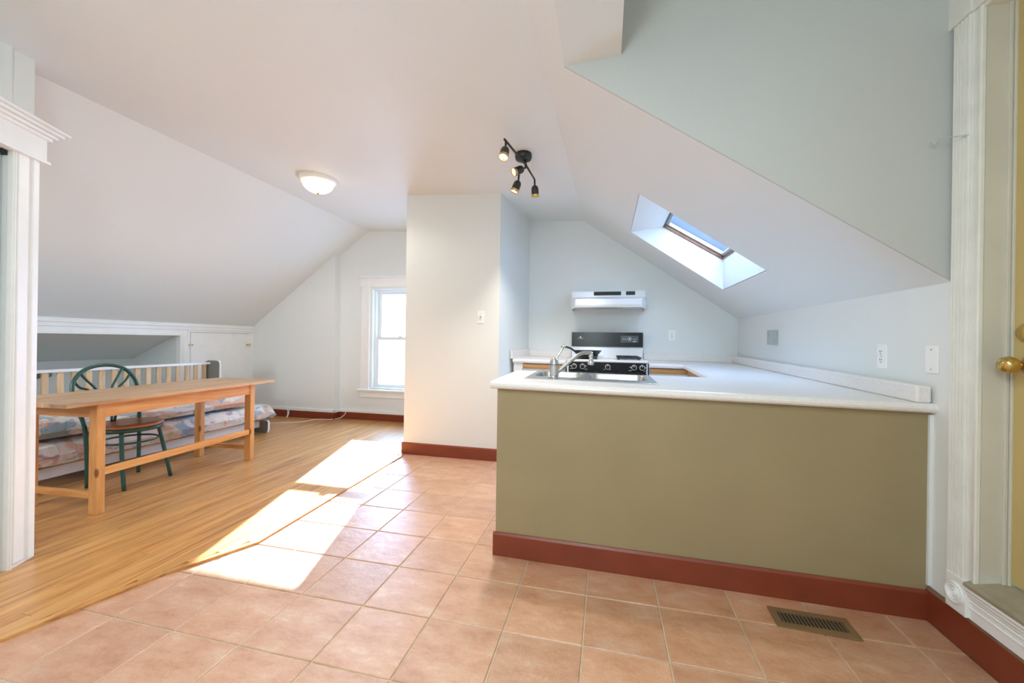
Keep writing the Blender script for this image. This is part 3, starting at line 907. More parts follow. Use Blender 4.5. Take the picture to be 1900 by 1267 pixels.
slab(bm, [(sx0, fy(sx0)+0.04), (sx1, fy(sx1)+0.04), (sx1, sy0), (sx0, sy0)])
slab(bm, [(sx0, sy1), (sx1, sy1), (sx1, by(sx1)), (sx0, by(sx0))])
slab(bm, [(sx1, fy(sx1)+0.04), (XR-0.002, fy(XR)+0.04), (XR-0.002, by(0.695)), (0.695, by(0.695)), (sx1, by(sx1))])
nosing(bm, (LX, FY0), (RX, FY1), (0, -1))
# right arm
XI0, XI1 = 0.695, 0.735
slab(bm, [(XI0, by(0.695)), (XR-0.002, by(0.695)), (XR-0.002, YB-0.002), (0.40, YB-0.002), (0.40, 3.97), (XI1, 3.97)])
nosing(bm, (0.40, 3.935), (0.775, 3.935), (0, -1))
nosing(bm, (XI1-0.04, 3.935), (XI0-0.04, by(0.695)), (-1, 0))
obj('worktop', tilt(bm), LAMINATE, CT)
def splash(x0, x1, y0, y1, parent, nm='backsplash'):
    bm = B(x0, x1, y0, y1, 0.0, 0.072, 0.004)
    return obj(nm, tilt(bm), LAMINATE, parent)
bm = bmesh.new()       # splash along the right wall with a rounded front end
prism(bm, [(XR-0.072+0.0, 2.0, z) for z in ()] or [(1.262, 2.010, 0), (1.262, 2.010, 0.060), (1.272, 2.010, 0.070), (1.316, 2.010, 0.070), (1.316, 2.010, 0)], (0, 0.0, 0)) if False else None
box(bm, 1.266, 1.318, 2.008, 4.53, 0.0, 0.072, 0.008)
obj('backsplash', tilt(bm), LAMINATE, CT)
splash(0.402, XR-0.003, YB-0.024, YB-0.002, CT)
CT2 = thing('countertop', 'short cream laminate countertop left of the stove against the rear wall', 'countertop')
bm = bmesh.new()
slab(bm, [(-0.908, 3.97), (-0.375, 3.97), (-0.375, YB-0.002), (-0.862, YB-0.002)])
nosing(bm, (-0.912, 3.935), (-0.375, 3.935), (0, -1))
obj('worktop', tilt(bm), LAMINATE, CT2)
splash(-0.862, -0.375, YB-0.024, YB-0.002, CT2)
bm = P([(-0.938, 3.945, 0), (-0.912, 3.945, 0), (-0.842, 4.53, 0), (-0.864, 4.53, 0)], (0, 0, 0.085))
obj('side_splash', tilt(bm), LAMINATE, CT2)

# ------------------------------------------------------------------ sink and faucet
SINK = thing('kitchen_sink', 'stainless double bowl sink set into the peninsula countertop', 'sink', (0, 0, 0))
def rrect(x0, x1, y0, y1, r, n=6):
    pts = []
    for cx, cy, a0 in ((x1-r, y1-r, 0), (x0+r, y1-r, 90), (x0+r, y0+r, 180), (x1-r, y0+r, 270)):
        for k in range(n+1):
            a = math.radians(a0+90*k/n); pts.append((cx+r*math.cos(a), cy+r*math.sin(a)))
    return pts
def loft(bm, loops):
    rings = [[bm.verts.new((x, y, z)) for x, y in l] for l, z in loops]
    n = len(rings[0])
    for a, b in zip(rings, rings[1:]):
        for k in range(n): bm.faces.new([a[k], a[(k+1) % n], b[(k+1) % n], b[k]])
    return rings
mid = -0.118
bm = bmesh.new()
Y0, Y1 = 2.215, 2.690
for (a, b, ia, ib) in ((-0.445, mid, -0.412, mid-0.018), (mid, 0.275, mid+0.018, 0.238)):
    outer = rrect(a, b, Y0, Y1, 0.004); inner = rrect(ia, ib, Y0+0.135, Y1-0.03, 0.05)
    loft(bm, [(outer, 0.0005), (outer, 0.004), (rrect(a+0.006 if a < -0.3 else a, b-0.006 if b > 0.2 else b, Y0+0.006, Y1-0.006, 0.004), 0.006), (inner, 0.004)])
obj('rim', tilt(bm), STEEL, SINK, False)
for (ia, ib) in ((-0.412, mid-0.018), (mid+0.018, 0.238)):
    bm = bmesh.new()
    ya, yb = Y0+0.135, Y1-0.03
    rings = loft(bm, [(rrect(ia, ib, ya, yb, 0.05), 0.004), (rrect(ia+0.003, ib-0.003, ya+0.003, yb-0.003, 0.05), -0.004),
                      (rrect(ia+0.010, ib-0.010, ya+0.010, yb-0.010, 0.05), -0.15), (rrect(ia+0.035, ib-0.035, ya+0.035, yb-0.035, 0.045), -0.172),
                      (rrect((ia+ib)/2-0.04, (ia+ib)/2+0.04, (ya+yb)/2-0.04, (ya+yb)/2+0.04, 0.038), -0.176)])
    bm.faces.new(rings[-1])
    bo = obj('bowl', tilt(bm), STEEL, SINK, True)
    obj('drain', lathe(bmesh.new(), [(0.036, 0), (0.034, 0.004), (0.02, 0.001), (0, 0.001)], 20, T((ia+ib)/2, (ya+yb)/2, zc(0, 2.45)-0.176)), CHROME, bo, True)
FA = thing('faucet', 'chrome single lever faucet standing on the sink rim', 'faucet', (-0.288, 2.312, zc(-0.288, 2.31)+0.006))
obj('base_plate', lathe(bmesh.new(), [(0.034, 0), (0.033, 0.004), (0.029, 0.006)], 24), CHROME, FA, True)
obj('body', lathe(bmesh.new(), [(0.027, 0.004), (0.0265, 0.010), (0.028, 0.05), (0.0265, 0.072), (0.0265, 0.074), (0.0225, 0.10), (0.015, 0.110), (0, 0.114)], 24), STEEL, FA, True)
obj('ring', lathe(bmesh.new(), [(0.0272, 0.071), (0.0278, 0.0725), (0.0272, 0.074)], 24), BLACKMETAL, FA, True)
hb = tube(bmesh.new(), [(0.008, 0.004, 0.104), (0.022, 0.012, 0.128), (0.048, 0.02, 0.172)], [0.0052, 0.0058], 10, smoothn=4)
lathe(hb, [(0, -0.010), (0.008, -0.009), (0.0105, 0), (0.010, 0.006), (0.006, 0.011), (0, 0.012)], 14, axis_matrix((0.052, 0.022, 0.180), (0.5, 0.2, 0.85)))
obj('lever', hb, CHROME, FA, True)
obj('spout', tube(bmesh.new(), [(0.012, 0.006, 0.024), (0.04, 0.02, 0.050), (0.105, 0.05, 0.108), (0.150, 0.075, 0.138), (0.185, 0.095, 0.142), (0.210, 0.11, 0.140)], [0.0125, 0.0105], 14, smoothn=6), STEEL, FA, True)
obj('aerator', lathe(bmesh.new(), [(0.0115, 0.012), (0.0125, 0.002), (0.0135, -0.012), (0.011, -0.016), (0.010, -0.030), (0.0165, -0.034), (0.0185, -0.060), (0.015, -0.064), (0, -0.064)], 18, T(0.204, 0.107, 0.134)), CHROME, FA, True)

# ------------------------------------------------------------------ stove
ST = thing('stove', 'white gas stove with black control panel and tall black backguard', 'stove', (0.011, 3.93, 0))
sw = 0.376
zt = 0.974
obj('body', B(-sw, sw, 0.0, 0.60, 0.03, zt-0.11, 0.003), ENAMEL, ST)
obj('cooktop', B(-sw-0.004, sw+0.004, -0.012, 0.52, zt-0.026, zt, 0.008), ENAMEL, ST)
bm = B(-sw, sw, 0.0, 0.60, zt-0.11, zt-0.03, 0.0)
obj('front_frame', bm, ENAMEL, ST)
cp = obj('control_panel', B(-sw+0.018, sw-0.014, -0.012, 0.004, zt-0.116, zt-0.028, 0.003), BLACKGLASS, ST)
od = obj('oven_door', B(-sw+0.016, sw-0.014, -0.030, 0.0, 0.18, zt-0.118, 0.006), BLACKGLASS, ST)
hbm = tube(bmesh.new(), [(-0.30, -0.062, zt-0.155), (0.30, -0.062, zt-0.155)], 0.011, 12)
for hx in (-0.27, 0.27): tube(hbm, [(hx, -0.062, zt-0.155), (hx, -0.028, zt-0.155)], 0.008, 8)
obj('handle', hbm, BLACKMETAL, od, True)
obj('drawer', B(-sw+0.01, sw-0.01, -0.02, 0.0, 0.05, 0.17, 0.004), ENAMEL, ST)
for kx in (-0.305, -0.225, 0.012, 0.252, 0.325):
    Mx = axis_matrix((kx, -0.012, zt-0.068), (0, -1, 0))
    k = obj('knob', lathe(bmesh.new(), [(0.0215, 0), (0.0205, 0.014), (0.018, 0.018), (0, 0.018)], 24, Mx), BLACKGLASS, cp, True)
    rb = lathe(bmesh.new(), [(0.0205, 0.0175), (0.0235, 0.003), (0.0245, 0.003), (0.0225, 0.0178), (0.0200, 0.0182)], 28, Mx, caps=False)
    box(rb, kx-0.0012, kx+0.0012, -0.0312, -0.030, zt-0.066, zt-0.052)
    box(rb, kx-0.0012, kx+0.0012, -0.0130, -0.0122, zt-0.043, zt-0.036)
    obj('knob_ring', rb, PRINT, cp)
bm = bmesh.new()
for a, b2, zz in ((-0.343, -0.318, -0.094), (-0.205, -0.178, -0.097), (-0.028, -0.012, -0.095), (0.030, 0.044, -0.096), (0.205, 0.232, -0.099), (0.338, 0.357, -0.100)):
    n = 4
    for k in range(n):
        xx = a+(b2-a)*k/n
        box(bm, xx, xx+(b2-a)/n*0.7, -0.0128, -0.0118, zt+zz, zt+zz+0.005)
for xx in (-0.338, -0.192, 0.218, 0.352):
    lathe(bm, [(0.0035, 0), (0.005, 0.0006), (0.005, 0.0006), (0.0035, 0.0008)], 10, axis_matrix((xx, -0.0121, zt-0.066), (0, -1, 0)))
obj('panel_marks', bm, PRINT, cp)['kind'] = 'stuff'
# backguard
obj('backguard', P([(-sw+0.002, 0.52, zt-0.03), (sw-0.002, 0.52, zt-0.03), (sw-0.002, 0.535, 1.093), (-sw+0.002, 0.535, 1.093)], (0, 0.075, 0)), ENAMEL, ST)
bp = obj('backguard_panel', P([(-sw, 0.522, 1.093), (sw, 0.522, 1.093), (sw, 0.532, 1.250), (-sw, 0.532, 1.250)], (0, 0.075, 0)), BLACKGLASS, ST)
obj('display', P([(0.148, 0.5222, 1.142), (0.330, 0.5222, 1.142), (0.330, 0.5268, 1.215), (0.148, 0.5268, 1.215)], (0, 0.004, 0)), PANELGREY, bp)
bm = bmesh.new()
for k in range(12):
    a = 2*math.pi*k/12
    cx, cz = 0.238+0.021*math.cos(a), 1.180+0.021*math.sin(a)
    box(bm, cx-0.0022, cx+0.0022, 0.5215, 0.5245, cz-0.0022, cz+0.0022)
for xx in (0.165, 0.180, 0.195, 0.275, 0.290, 0.305): box(bm, xx, xx+0.009, 0.5218, 0.525, 1.176, 1.180)
for k in range(4): box(bm, 0.274+k*0.008, 0.280+k*0.008, 0.5212, 0.524, 1.150, 1.158)
lathe(bm, [(0.006, 0), (0.009, 0.002), (0.003, 0.004), (0, 0.004)], 12, axis_matrix((0.238, 0.5245, 1.180), (0, -1, 0)))
obj('display_marks', bm, PRINT, bp)['kind'] = 'stuff'
bm = bmesh.new()       # small maker's emblem: leaf-like mark over a line of lettering
lathe(bm, [(0, 0), (0.009, 0.0005), (0.006, 0.002), (0, 0.0025)], 7, axis_matrix((-0.281, 0.5262, 1.196), (0, -1, 0)))
for k in range(9): box(bm, -0.309+k*0.0065, -0.3045+k*0.0065, 0.5235, 0.5262, 1.180, 1.1845)
obj('emblem', bm, PRINT, bp)
# burners and grates
def grate(gx, gy):
    bm = tube(bmesh.new(), rgr(gx, gy, 0.105), 0.0085, 6, closed=True)
    for a in range(4):
        ang = math.pi/4+a*math.pi/2
        tube(bm, [(gx+0.14*math.cos(ang)*0.95, gy+0.14*math.sin(ang)*0.95, zt+0.024), (gx+0.045*math.cos(ang), gy+0.045*math.sin(ang), zt+0.026)], 0.006, 6)
        tube(bm, [(gx+0.13*math.cos(ang), gy+0.13*math.sin(ang), zt+0.022), (gx+0.135*math.cos(ang), gy+0.135*math.sin(ang), zt)], 0.006, 6)
    return bm
def rgr(gx, gy, r):
    return [(gx+sx*r, gy+sy*r, zt+0.022) for sx, sy in ((-1, -1), (0, -1), (1, -1), (1, 0), (1, 1), (0, 1), (-1, 1), (-1, 0))]
for gx in (-0.20, 0.21):
    for gy in (0.12, 0.38):
        g = obj('grate', grate(gx, gy), IRON, ST)
        obj('burner', lathe(bmesh.new(), [(0.075, 0.0), (0.072, 0.003), (0.038, 0.004), (0.036, 0.013), (0.020, 0.017), (0, 0.017)], 20, T(gx, gy, zt)), STEEL if gx > 0 else IRON, g, True)
PAN = thing('frying_pan', 'dark frying pan sitting on the left burner of the stove', 'pan', (-0.178, 4.05, zt+0.031))
obj('pan_body', lathe(bmesh.new(), [(0, 0.001), (0.095, 0.001), (0.103, 0.006), (0.142, 0.052), (0.145, 0.053), (0.142, 0.054), (0.137, 0.050), (0.092, 0.008), (0, 0.005)], 36, caps=False), PANGREY, PAN, True)
hb = bmesh.new()
tube(hb, [(-0.106, -0.09, 0.040), (-0.128, -0.114, 0.056), (-0.155, -0.14, 0.074), (-0.19, -0.17, 0.085), (-0.232, -0.205, 0.087)], [0.0105, 0.009], 10, smoothn=5)
obj('handle', hb, BLACKMETAL, PAN, True)

# ------------------------------------------------------------------ range hood
HD = thing('range_hood', 'white range hood on the rear wall above the stove', 'range hood', (0.018, YB, 1.483))
hw = 0.382
def hplan(k, z): return [(-hw, -0.001, z), (-hw, -0.27*k, z), (-0.325, -0.425*k, z), (0.325, -0.425*k, z), (hw, -0.27*k, z), (hw, -0.001, z)]
bm = bmesh.new()
box(bm, -hw, hw, -0.16, -0.001, 0.140, 0.206, 0.003)
ra = [bm.verts.new(p) for p in hplan(1, 0.026)]
rb = [bm.verts.new(p) for p in hplan(1, 0.096)]
rc = [bm.verts.new((x, max(y, -0.16), 0.141)) for x, y, z in hplan(1, 0)]
for p, q in ((ra, rb), (rb, rc)):
    for k in range(6): bm.faces.new([p[k], p[(k+1) % 6], q[(k+1) % 6], q[k]])
bm.faces.new(ra[::-1]); bm.faces.new(rc)
obj('body', bm, ENAMEL, HD)
obj('front_lip', B(-0.318, 0.318, -0.431, -0.424, 0.032, 0.090, 0.002), ENAMEL, HD)
bm = bmesh.new()
box(bm, -hw, -hw+0.012, -0.27, -0.001, 0.0, 0.027); box(bm, hw-0.012, hw, -0.27, -0.001, 0.0, 0.027)
for s_ in (-1, 1):
    prism(bm, [(s_*hw, -0.27, 0.0), (s_*0.325, -0.425, 0.012), (s_*0.325, -0.425, 0.027), (s_*hw, -0.27, 0.027)], (-s_*0.008, 0.008, 0))
box(bm, -0.325, 0.325, -0.425, -0.415, 0.012, 0.027)
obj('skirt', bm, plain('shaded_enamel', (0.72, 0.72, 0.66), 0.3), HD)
vg = obj('vent_grille', B(-0.148, 0.135, -0.164, -0.158, 0.160, 0.200, 0.002), DARK, HD)
bm = bmesh.new()
for k in range(4): box(bm, -0.144, 0.131, -0.166, -0.163, 0.165+k*0.009, 0.168+k*0.009)
obj('louver', bm, BLACKMETAL, vg)
sp = obj('switch_panel', B(0.185, 0.278, -0.164, -0.158, 0.162, 0.200, 0.002), DARK, HD)
for k in (0, 1): obj('rocker', B(0.196+k*0.04, 0.226+k*0.04, -0.168, -0.163, 0.171, 0.191, 0.002), BLACKMETAL, sp)
obj('filter', B(-0.14, 0.12, -0.38, -0.10, 0.020, 0.0255), GREYPLASTIC, HD)

# ------------------------------------------------------------------ wall plates
def plate(name, label, cat, M4, wd, ht, kind, mat=PLASTIC, th=0.006):
    """local: x across, z up, -y out of the wall"""
    t = thing(name, label, cat, (0, 0, 0)); t.matrix_world = M4
    obj('cover_plate', B(-wd/2, wd/2, -th, 0, -ht/2, ht/2, 0.002), mat, t)
    if kind == 'outlet':
        for s in (1, -1):
            bm = lathe(bmesh.new(), [(0.0165, 0), (0.0165, 0.0025), (0.015, 0.0035), (0, 0.0035)], 20, axis_matrix((0, -th, s*0.020), (0, -1, 0)))
            f = obj('socket_face', bm, mat, t)
            bm = bmesh.new()
            for dx in (-0.0065, 0.0065): box(bm, dx-0.0012, dx+0.0012, -th-0.0042, -th-0.003, s*0.020+0.000, s*0.020+0.009)
            lathe(bm, [(0.0026, 0), (0.0026, 0.001)], 10, axis_matrix((0, -th-0.0033, s*0.020-0.008), (0, -1, 0)))
            obj('slots', bm, DARK, f)
        obj('screw', lathe(bmesh.new(), [(0.0032, 0), (0.002, 0.0015), (0, 0.0015)], 10, axis_matrix((0, -th, 0), (0, -1, 0))), STEEL, t)
    elif kind == 'switch':
        obj('toggle', B(-0.005, 0.005, -th-0.012, -th, -0.012, 0.012, 0.002), GREYPLASTIC, t)
        for s in (1, -1): obj('screw', lathe(bmesh.new(), [(0.004, 0), (0.003, 0.0015), (0, 0.0015)], 10, axis_matrix((0, -th, s*0.030), (0, -1, 0))), STEEL, t)
    else:
        for s in (1, -1): obj('screw', lathe(bmesh.new(), [(0.0042, 0), (0.003, 0.0018), (0, 0.0018)], 10, axis_matrix((0, -th, s*0.041), (0, -1, 0))), STEEL, t)
    return t
RW = Matrix.Rotation(math.radians(-90), 4, 'Z')
def onright(y, z): return T(XR, y, z) @ RW
plate('outlet', 'grey surface outlet box on the right wall nearest the rear corner', 'outlet', onright(3.60, 1.198), 0.072, 0.118, 'outlet', GREYPLASTIC, 0.055)
plate('outlet', 'white outlet on the right wall above the long backsplash', 'outlet', onright(2.333, 1.088), 0.070, 0.118, 'outlet')
plate('blank_plate', 'white blank plate with two screws beside the white outlet', 'wall plate', onright(2.024, 1.085), 0.066, 0.116, 'blank')
plate('outlet', 'white outlet on the rear wall to the right of the stove', 'outlet', T(0.688, YB, 1.224), 0.070, 0.112, 'outlet')
plate('light_switch', 'white light switch on the column wall', 'switch', T(-1.165, 3.66, 1.366), 0.070, 0.120, 'switch')

# ------------------------------------------------------------------ ceiling lights
lx, ly = -2.62, 3.20
lz = ZL-0.046*(lx-XLR)-0.004
FL = thing('ceiling_light', 'white flush ceiling light with a glowing frosted glass bowl', 'lamp', (lx, ly, lz))
obj('pan', lathe(bmesh.new(), [(0.165, 0.004), (0.168, -0.012), (0.160, -0.030), (0.142, -0.040), (0.134, -0.036)], 36), TRIM, FL, True)
bowl = [(0.136, -0.034)]+[(0.136*math.cos(a), -0.036-0.098*math.sin(a)) for a in [math.pi/2*k/9 for k in range(1, 9)]]+[(0, -0.134)]
obj('glass_bowl', lathe(bmesh.new(), bowl, 36), GLOBE, FL, True)
obj('finial', lathe(bmesh.new(), [(0.012, -0.128), (0.014, -0.136), (0.008, -0.146), (0, -0.148)], 16), BRASS, FL, True)
lamp('flush_light_bulb', 'SPOT', (lx, ly, lz-0.17), 26.0, (1.0, 0.95, 0.86), (0, 0, -1), spot_size=math.radians(172), spot_blend=0.35, shadow_soft_size=0.12)

SPX, SPY, SPZ = -0.618, 2.93, 2.528
SPT = thing('spotlight_bar', 'black four head spotlight bar on the ceiling with brass ringed heads', 'lamp', (SPX, SPY, SPZ))
def loc(p): return Vector(p)-Vector((SPX, SPY, SPZ))
obj('canopy', lathe(bmesh.new(), [(0.062, 0.012), (0.063, -0.012), (0.058, -0.030), (0.02, -0.034), (0, -0.034)], 28), BLACKMETAL, SPT, True)
A, Cc, Bb = Vector((-0.659, 2.556, 2.460)), Vector((-0.600, 2.938, 2.460)), Vector((-0.582, 3.216, 2.460))
obj('stem', tube(bmesh.new(), [(0.004, 0.0, -0.03), loc(Cc), loc(Cc)+Vector((0.0, 0, -0.02))], 0.010, 10), BLACKMETAL, SPT, True)
obj('arm', tube(bmesh.new(), [loc(A)-Vector((0.005, 0.02, 0)), loc(Cc)], 0.0075, 10), BLACKMETAL, SPT, True)
obj('arm', tube(bmesh.new(), [loc(Cc), loc(Bb)], 0.0075, 10), BLACKMETAL, SPT, True)
def head(top, direction, lit, watts=42.0):
    dv = Vector(direction).normalized()
    top = loc(top)
    joint = top+Vector((0, 0, -0.045)) if lit != 2 else top+dv*0.02
    Mh = axis_matrix(joint, dv)
    bm = tube(bmesh.new(), [top, joint+dv*0.012], 0.0075, 8)
    lathe(bm, [(0, 0.0), (0.012, 0.003), (0.023, 0.012), (0.029, 0.028), (0.030, 0.072), (0.030, 0.074)], 22, Mh)
    h = obj('lamp_head', bm, BLACKMETAL, SPT, True)
    obj('brass_ring', lathe(bmesh.new(), [(0.0305, 0.072), (0.0312, 0.074), (0.0312, 0.092), (0.0285, 0.094), (0.0275, 0.086)], 22, Mh, caps=False), BRASS, h, True)
    obj('bulb', lathe(bmesh.new(), [(0.0275, 0.078), (0.022, 0.083), (0, 0.085)], 20, Mh), BULB, h, True)
    e = Vector((SPX, SPY, SPZ))+joint+dv*0.115
    lamp('spot_bulb_light', 'SPOT', e, watts, (1.0, 0.93, 0.83), dv, spot_size=math.radians(95), spot_blend=0.9, shadow_soft_size=0.03)
head(A, (-0.06, -0.42, -0.90), 1)
head(Cc+Vector((0, 0, -0.02)), (-0.70, -0.50, -0.45), 2, 14.0)
head(Cc+Vector((-0.052, 0.0, -0.068)), (-0.36, -0.10, -0.92), 3)
head(Bb+Vector((0, 0, 0)), (0.05, 0.22, -1.0), 4, 56.0)

# ------------------------------------------------------------------ floor vent
VT = thing('floor_vent', 'bronze louvered floor vent in the tile by the peninsula', 'vent', (0.838, 1.875, 0.001), math.radians(-2))
obj('pan', B(-0.118, 0.118, -0.034, 0.034, 0.0, 0.002), DARK, VT)  # dark sheet in place of the shaded recess under the louvers
bm = bmesh.new()
for q in ((-0.145, 0.145, 0.034, 0.062), (-0.145, 0.145, -0.062, -0.034), (-0.145, -0.118, -0.034, 0.034), (0.118, 0.145, -0.034, 0.034)):
    box(bm, *q, 0.0, 0.007)
obj('frame', bm, VENTMETAL, VT)
lv = None
for k in range(17):
    xx = -0.110+k*0.0138
    if lv is None:
        lv = obj('louver', P([(-0.0018, -0.034, 0.001), (0.0008, -0.034, 0.001), (0.0030, -0.034, 0.0065), (0.0004, -0.034, 0.0065)], (0, 0.068, 0)), VENTMETAL, VT, loc=(xx, 0, 0))
    else:
        c = lv.copy(); COL.objects.link(c); c.parent = VT; c.location = (xx, 0, 0)

# ------------------------------------------------------------------ table
TB = thing('dining_table', 'long narrow pine table with worn top in front of the daybed', 'table', (-3.09, 1.846, WT), math.radians(3.6))
# local: y along the length (away), -x toward the daybed; origin at near front leg corner
zt2 = 0.722
L0, L1, W0, W1 = -0.185, 1.425, -0.605, 0.048
wb = (W1-W0)/4
for k in range(4):
    o = obj('plank', B(-wb/2+0.0004, wb/2-0.0004, -(L1-L0)/2, (L1-L0)/2, -0.012, 0.012, 0.0015), TOPWOOD, TB, loc=(W0+wb*(k+0.5), (L0+L1)/2, zt2-0.012))
for x0 in (-0.062, -0.645+0.045):
    for y0 in (0.0, 1.185):
        obj('leg', B(-0.031, 0.031, -0.024, 0.024, 0, zt2-0.024, 0.003), PINE_Z, TB, loc=(x0+0.031, y0+0.024, 0))
for xx in (-0.031+0.012, -0.57):
    obj('apron', B(-0.011, 0.011, -0.571, 0.571, -0.046, 0.046, 0.002), PINE_Y, TB, loc=(xx, 0.6165, zt2-0.070))
for yy in (0.024, 1.209):
    obj('apron', B(-0.252, 0.252, -0.011, 0.011, -0.046, 0.046, 0.002), PINE_X, TB, loc=(-0.316, yy, zt2-0.070))
    obj('stretcher', B(-0.252, 0.252, -0.014, 0.014, -0.020, 0.020, 0.003), PINE_X, TB, loc=(-0.316, yy, 0.115))
obj('stretcher', B(-0.011, 0.011, -0.571, 0.571, -0.024, 0.024, 0.002), PINE_Y, TB, loc=(-0.019, 0.6165, 0.262))

# ------------------------------------------------------------------ chair
CH = thing('dining_chair', 'green metal bentwood style chair with wooden seat tucked behind the table', 'chair', (-3.585, 2.345, WT))
c0 = Vector((-3.585, 2.345, WT))
sz = 0.462
seat = [(0, 0.0), (0.198, 0.0), (0.204, 0.008), (0.203, 0.018), (0.196, 0.024), (0.1, 0.021), (0, 0.020)]
obj('seat', lathe(bmesh.new(), seat, 40, T(0, 0, sz-0.024)), SEATWOOD, CH, True)
obj('seat_ring', lathe(bmesh.new(), [(0.188, 0), (0.198, 0), (0.200, -0.028), (0.192, -0.030), (0.186, -0.028), (0.188, 0)], 40, T(0, 0, sz-0.025), caps=False), GREEN, CH, True)
def cl(p): return Vector(p)-c0
for fx, fy2, tx, ty in ((-3.390, 2.190, -3.475, 2.222), (-3.415, 2.528, -3.480, 2.475)):
    obj('leg', tube(bmesh.new(), [cl((fx, fy2, WT)), cl((fx+(tx-fx)*0.55, fy2+(ty-fy2)*0.45, 0.22+WT)), cl((tx, ty, sz-0.03+WT))], 0.0135, 12, smoothn=5), GREEN, CH, True)
hoop = [(-3.715, 2.165, WT), (-3.720, 2.165, 0.22), (-3.725, 2.150, sz), (-3.755, 2.118, 0.62), (-3.775, 2.106, 0.735), (-3.790, 2.130, 0.815), (-3.800, 2.195, 0.880), (-3.805, 2.310, 0.908),
        (-3.800, 2.425, 0.882), (-3.790, 2.492, 0.815), (-3.778, 2.522, 0.735), (-3.760, 2.520, 0.62), (-3.742, 2.518, sz), (-3.748, 2.522, 0.22), (-3.757, 2.526, WT)]
obj('back_frame', tube(bmesh.new(), [cl(p) for p in hoop], 0.0135, 12, smoothn=5), GREEN, CH, True)
yc = 2.310
for s, top, midp, bot in ((-1, 0.150, 0.062, 0.060), (-1, 0.188, 0.105, 0.088), (1, 0.118, 0.030, 0.022), (1, 0.172, 0.075, 0.050)):
    zz = {0.150: 0.855, 0.188: 0.805, 0.118: 0.876, 0.172: 0.832}[top]
    p = [(-3.795, yc+s*top, zz), (-3.785, yc+s*(top*0.62+midp*0.38), zz-0.055), (-3.770, yc+s*midp, 0.715), (-3.755, yc+s*(midp*0.6+bot*0.4), 0.60), (-3.735, yc+s*bot*0.6, sz-0.005)]
    obj('back_spoke', tube(bmesh.new(), [cl(q) for q in p], 0.0085, 10, smoothn=5), GREEN, CH, True)
rg = [(0.172*math.cos(2*math.pi*k/24)+0.002, 0.172*math.sin(2*math.pi*k/24), 0.325) for k in range(24)]
obj('stretcher_ring', tube(bmesh.new(), rg, 0.0075, 8, closed=True), GREEN, CH, True)

# ------------------------------------------------------------------ daybed
DB = thing('daybed', 'low daybed with white rails, pale wooden back slats and taupe end panels', 'daybed', (-4.25, 2.95, WT))
d0 = Vector((-4.25, 2.95, WT))
XF, XBk, YN, YF = -3.885, -4.735, 1.88, 3.93
def db(x0, x1, y0, y1, z0, z1, bev=0.003):
    return B(x0-d0.x, x1-d0.x, y0-d0.y, y1-d0.y, z0, z1, bev)
obj('back_rail', db(XBk-0.02, XBk+0.025, YN, YF+0.01, 0.795, 0.822), ENAMEL, DB)
obj('seat_rail', db(-3.995, -3.972, YN, YF, 0.070, 0.150), ENAMEL, DB)
obj('seat_rail', db(XBk-0.02, XBk+0.0, YN, YF, 0.075, 0.160), ENAMEL, DB)
sm = None
ns = 24
for k in range(ns):
    yy = 1.951+k*0.101
    if yy > YF-0.03: break
    if sm is None:
        sm = obj('slat', B(-0.010, 0.010, -0.022, 0.022, -0.33, 0.33, 0.002), SLATWOOD, DB, loc=(XBk-d0.x, yy-d0.y, 0.465))
    else:
        c = sm.copy(); COL.objects.link(c); c.parent = DB; c.location = (XBk-d0.x, yy-d0.y, 0.465)
def lpanel(y):
    o = [(-4.80, 0.05), (-4.80, 0.80), (-4.78, 0.83), (-4.74, 0.845), (-4.62, 0.845), (-4.585, 0.835), (-4.57, 0.81), (-4.57, 0.26), (-4.56, 0.19), (-4.53, 0.155),
         (-3.90, 0.155), (-3.865, 0.150), (-3.852, 0.135), (-3.852, 0.05), (-3.862, 0.015), (-3.89, 0.0), (-4.76, 0.0), (-4.79, 0.015)]
    return P([(x-d0.x, y-d0.y, z) for x, z in o], (0, 0.020, 0)), o
for y in (YN-0.021, YF):
    bm, o = lpanel(y)
    e = obj('end_panel', bm, GREYPANEL, DB)
    cen = Vector((-4.3, 0, 0.3))
    eb = bmesh.new()
    pts = [Vector((x-d0.x, y+0.010-d0.y, z)) for x, z in o]
    n = len(pts)
    ra, rb2 = [], []
    for i in range(n):
        t = (pts[(i+1) % n]-pts[i-1]).normalized(); nn = Vector((-t.z, 0, t.x))
        ra.append([eb.verts.new(pts[i]+nn*s*0.003+Vector((0, sy*0.0115, 0))) for s, sy in ((1, -1), (1, 1), (-1, 1), (-1, -1))])
    for i in range(n):
        a, b = ra[i], ra[(i+1) % n]
        for k in range(4): eb.faces.new([a[k], a[(k+1) % 4], b[(k+1) % 4], b[k]])
    obj('edge_band', eb, ENAMEL, e)
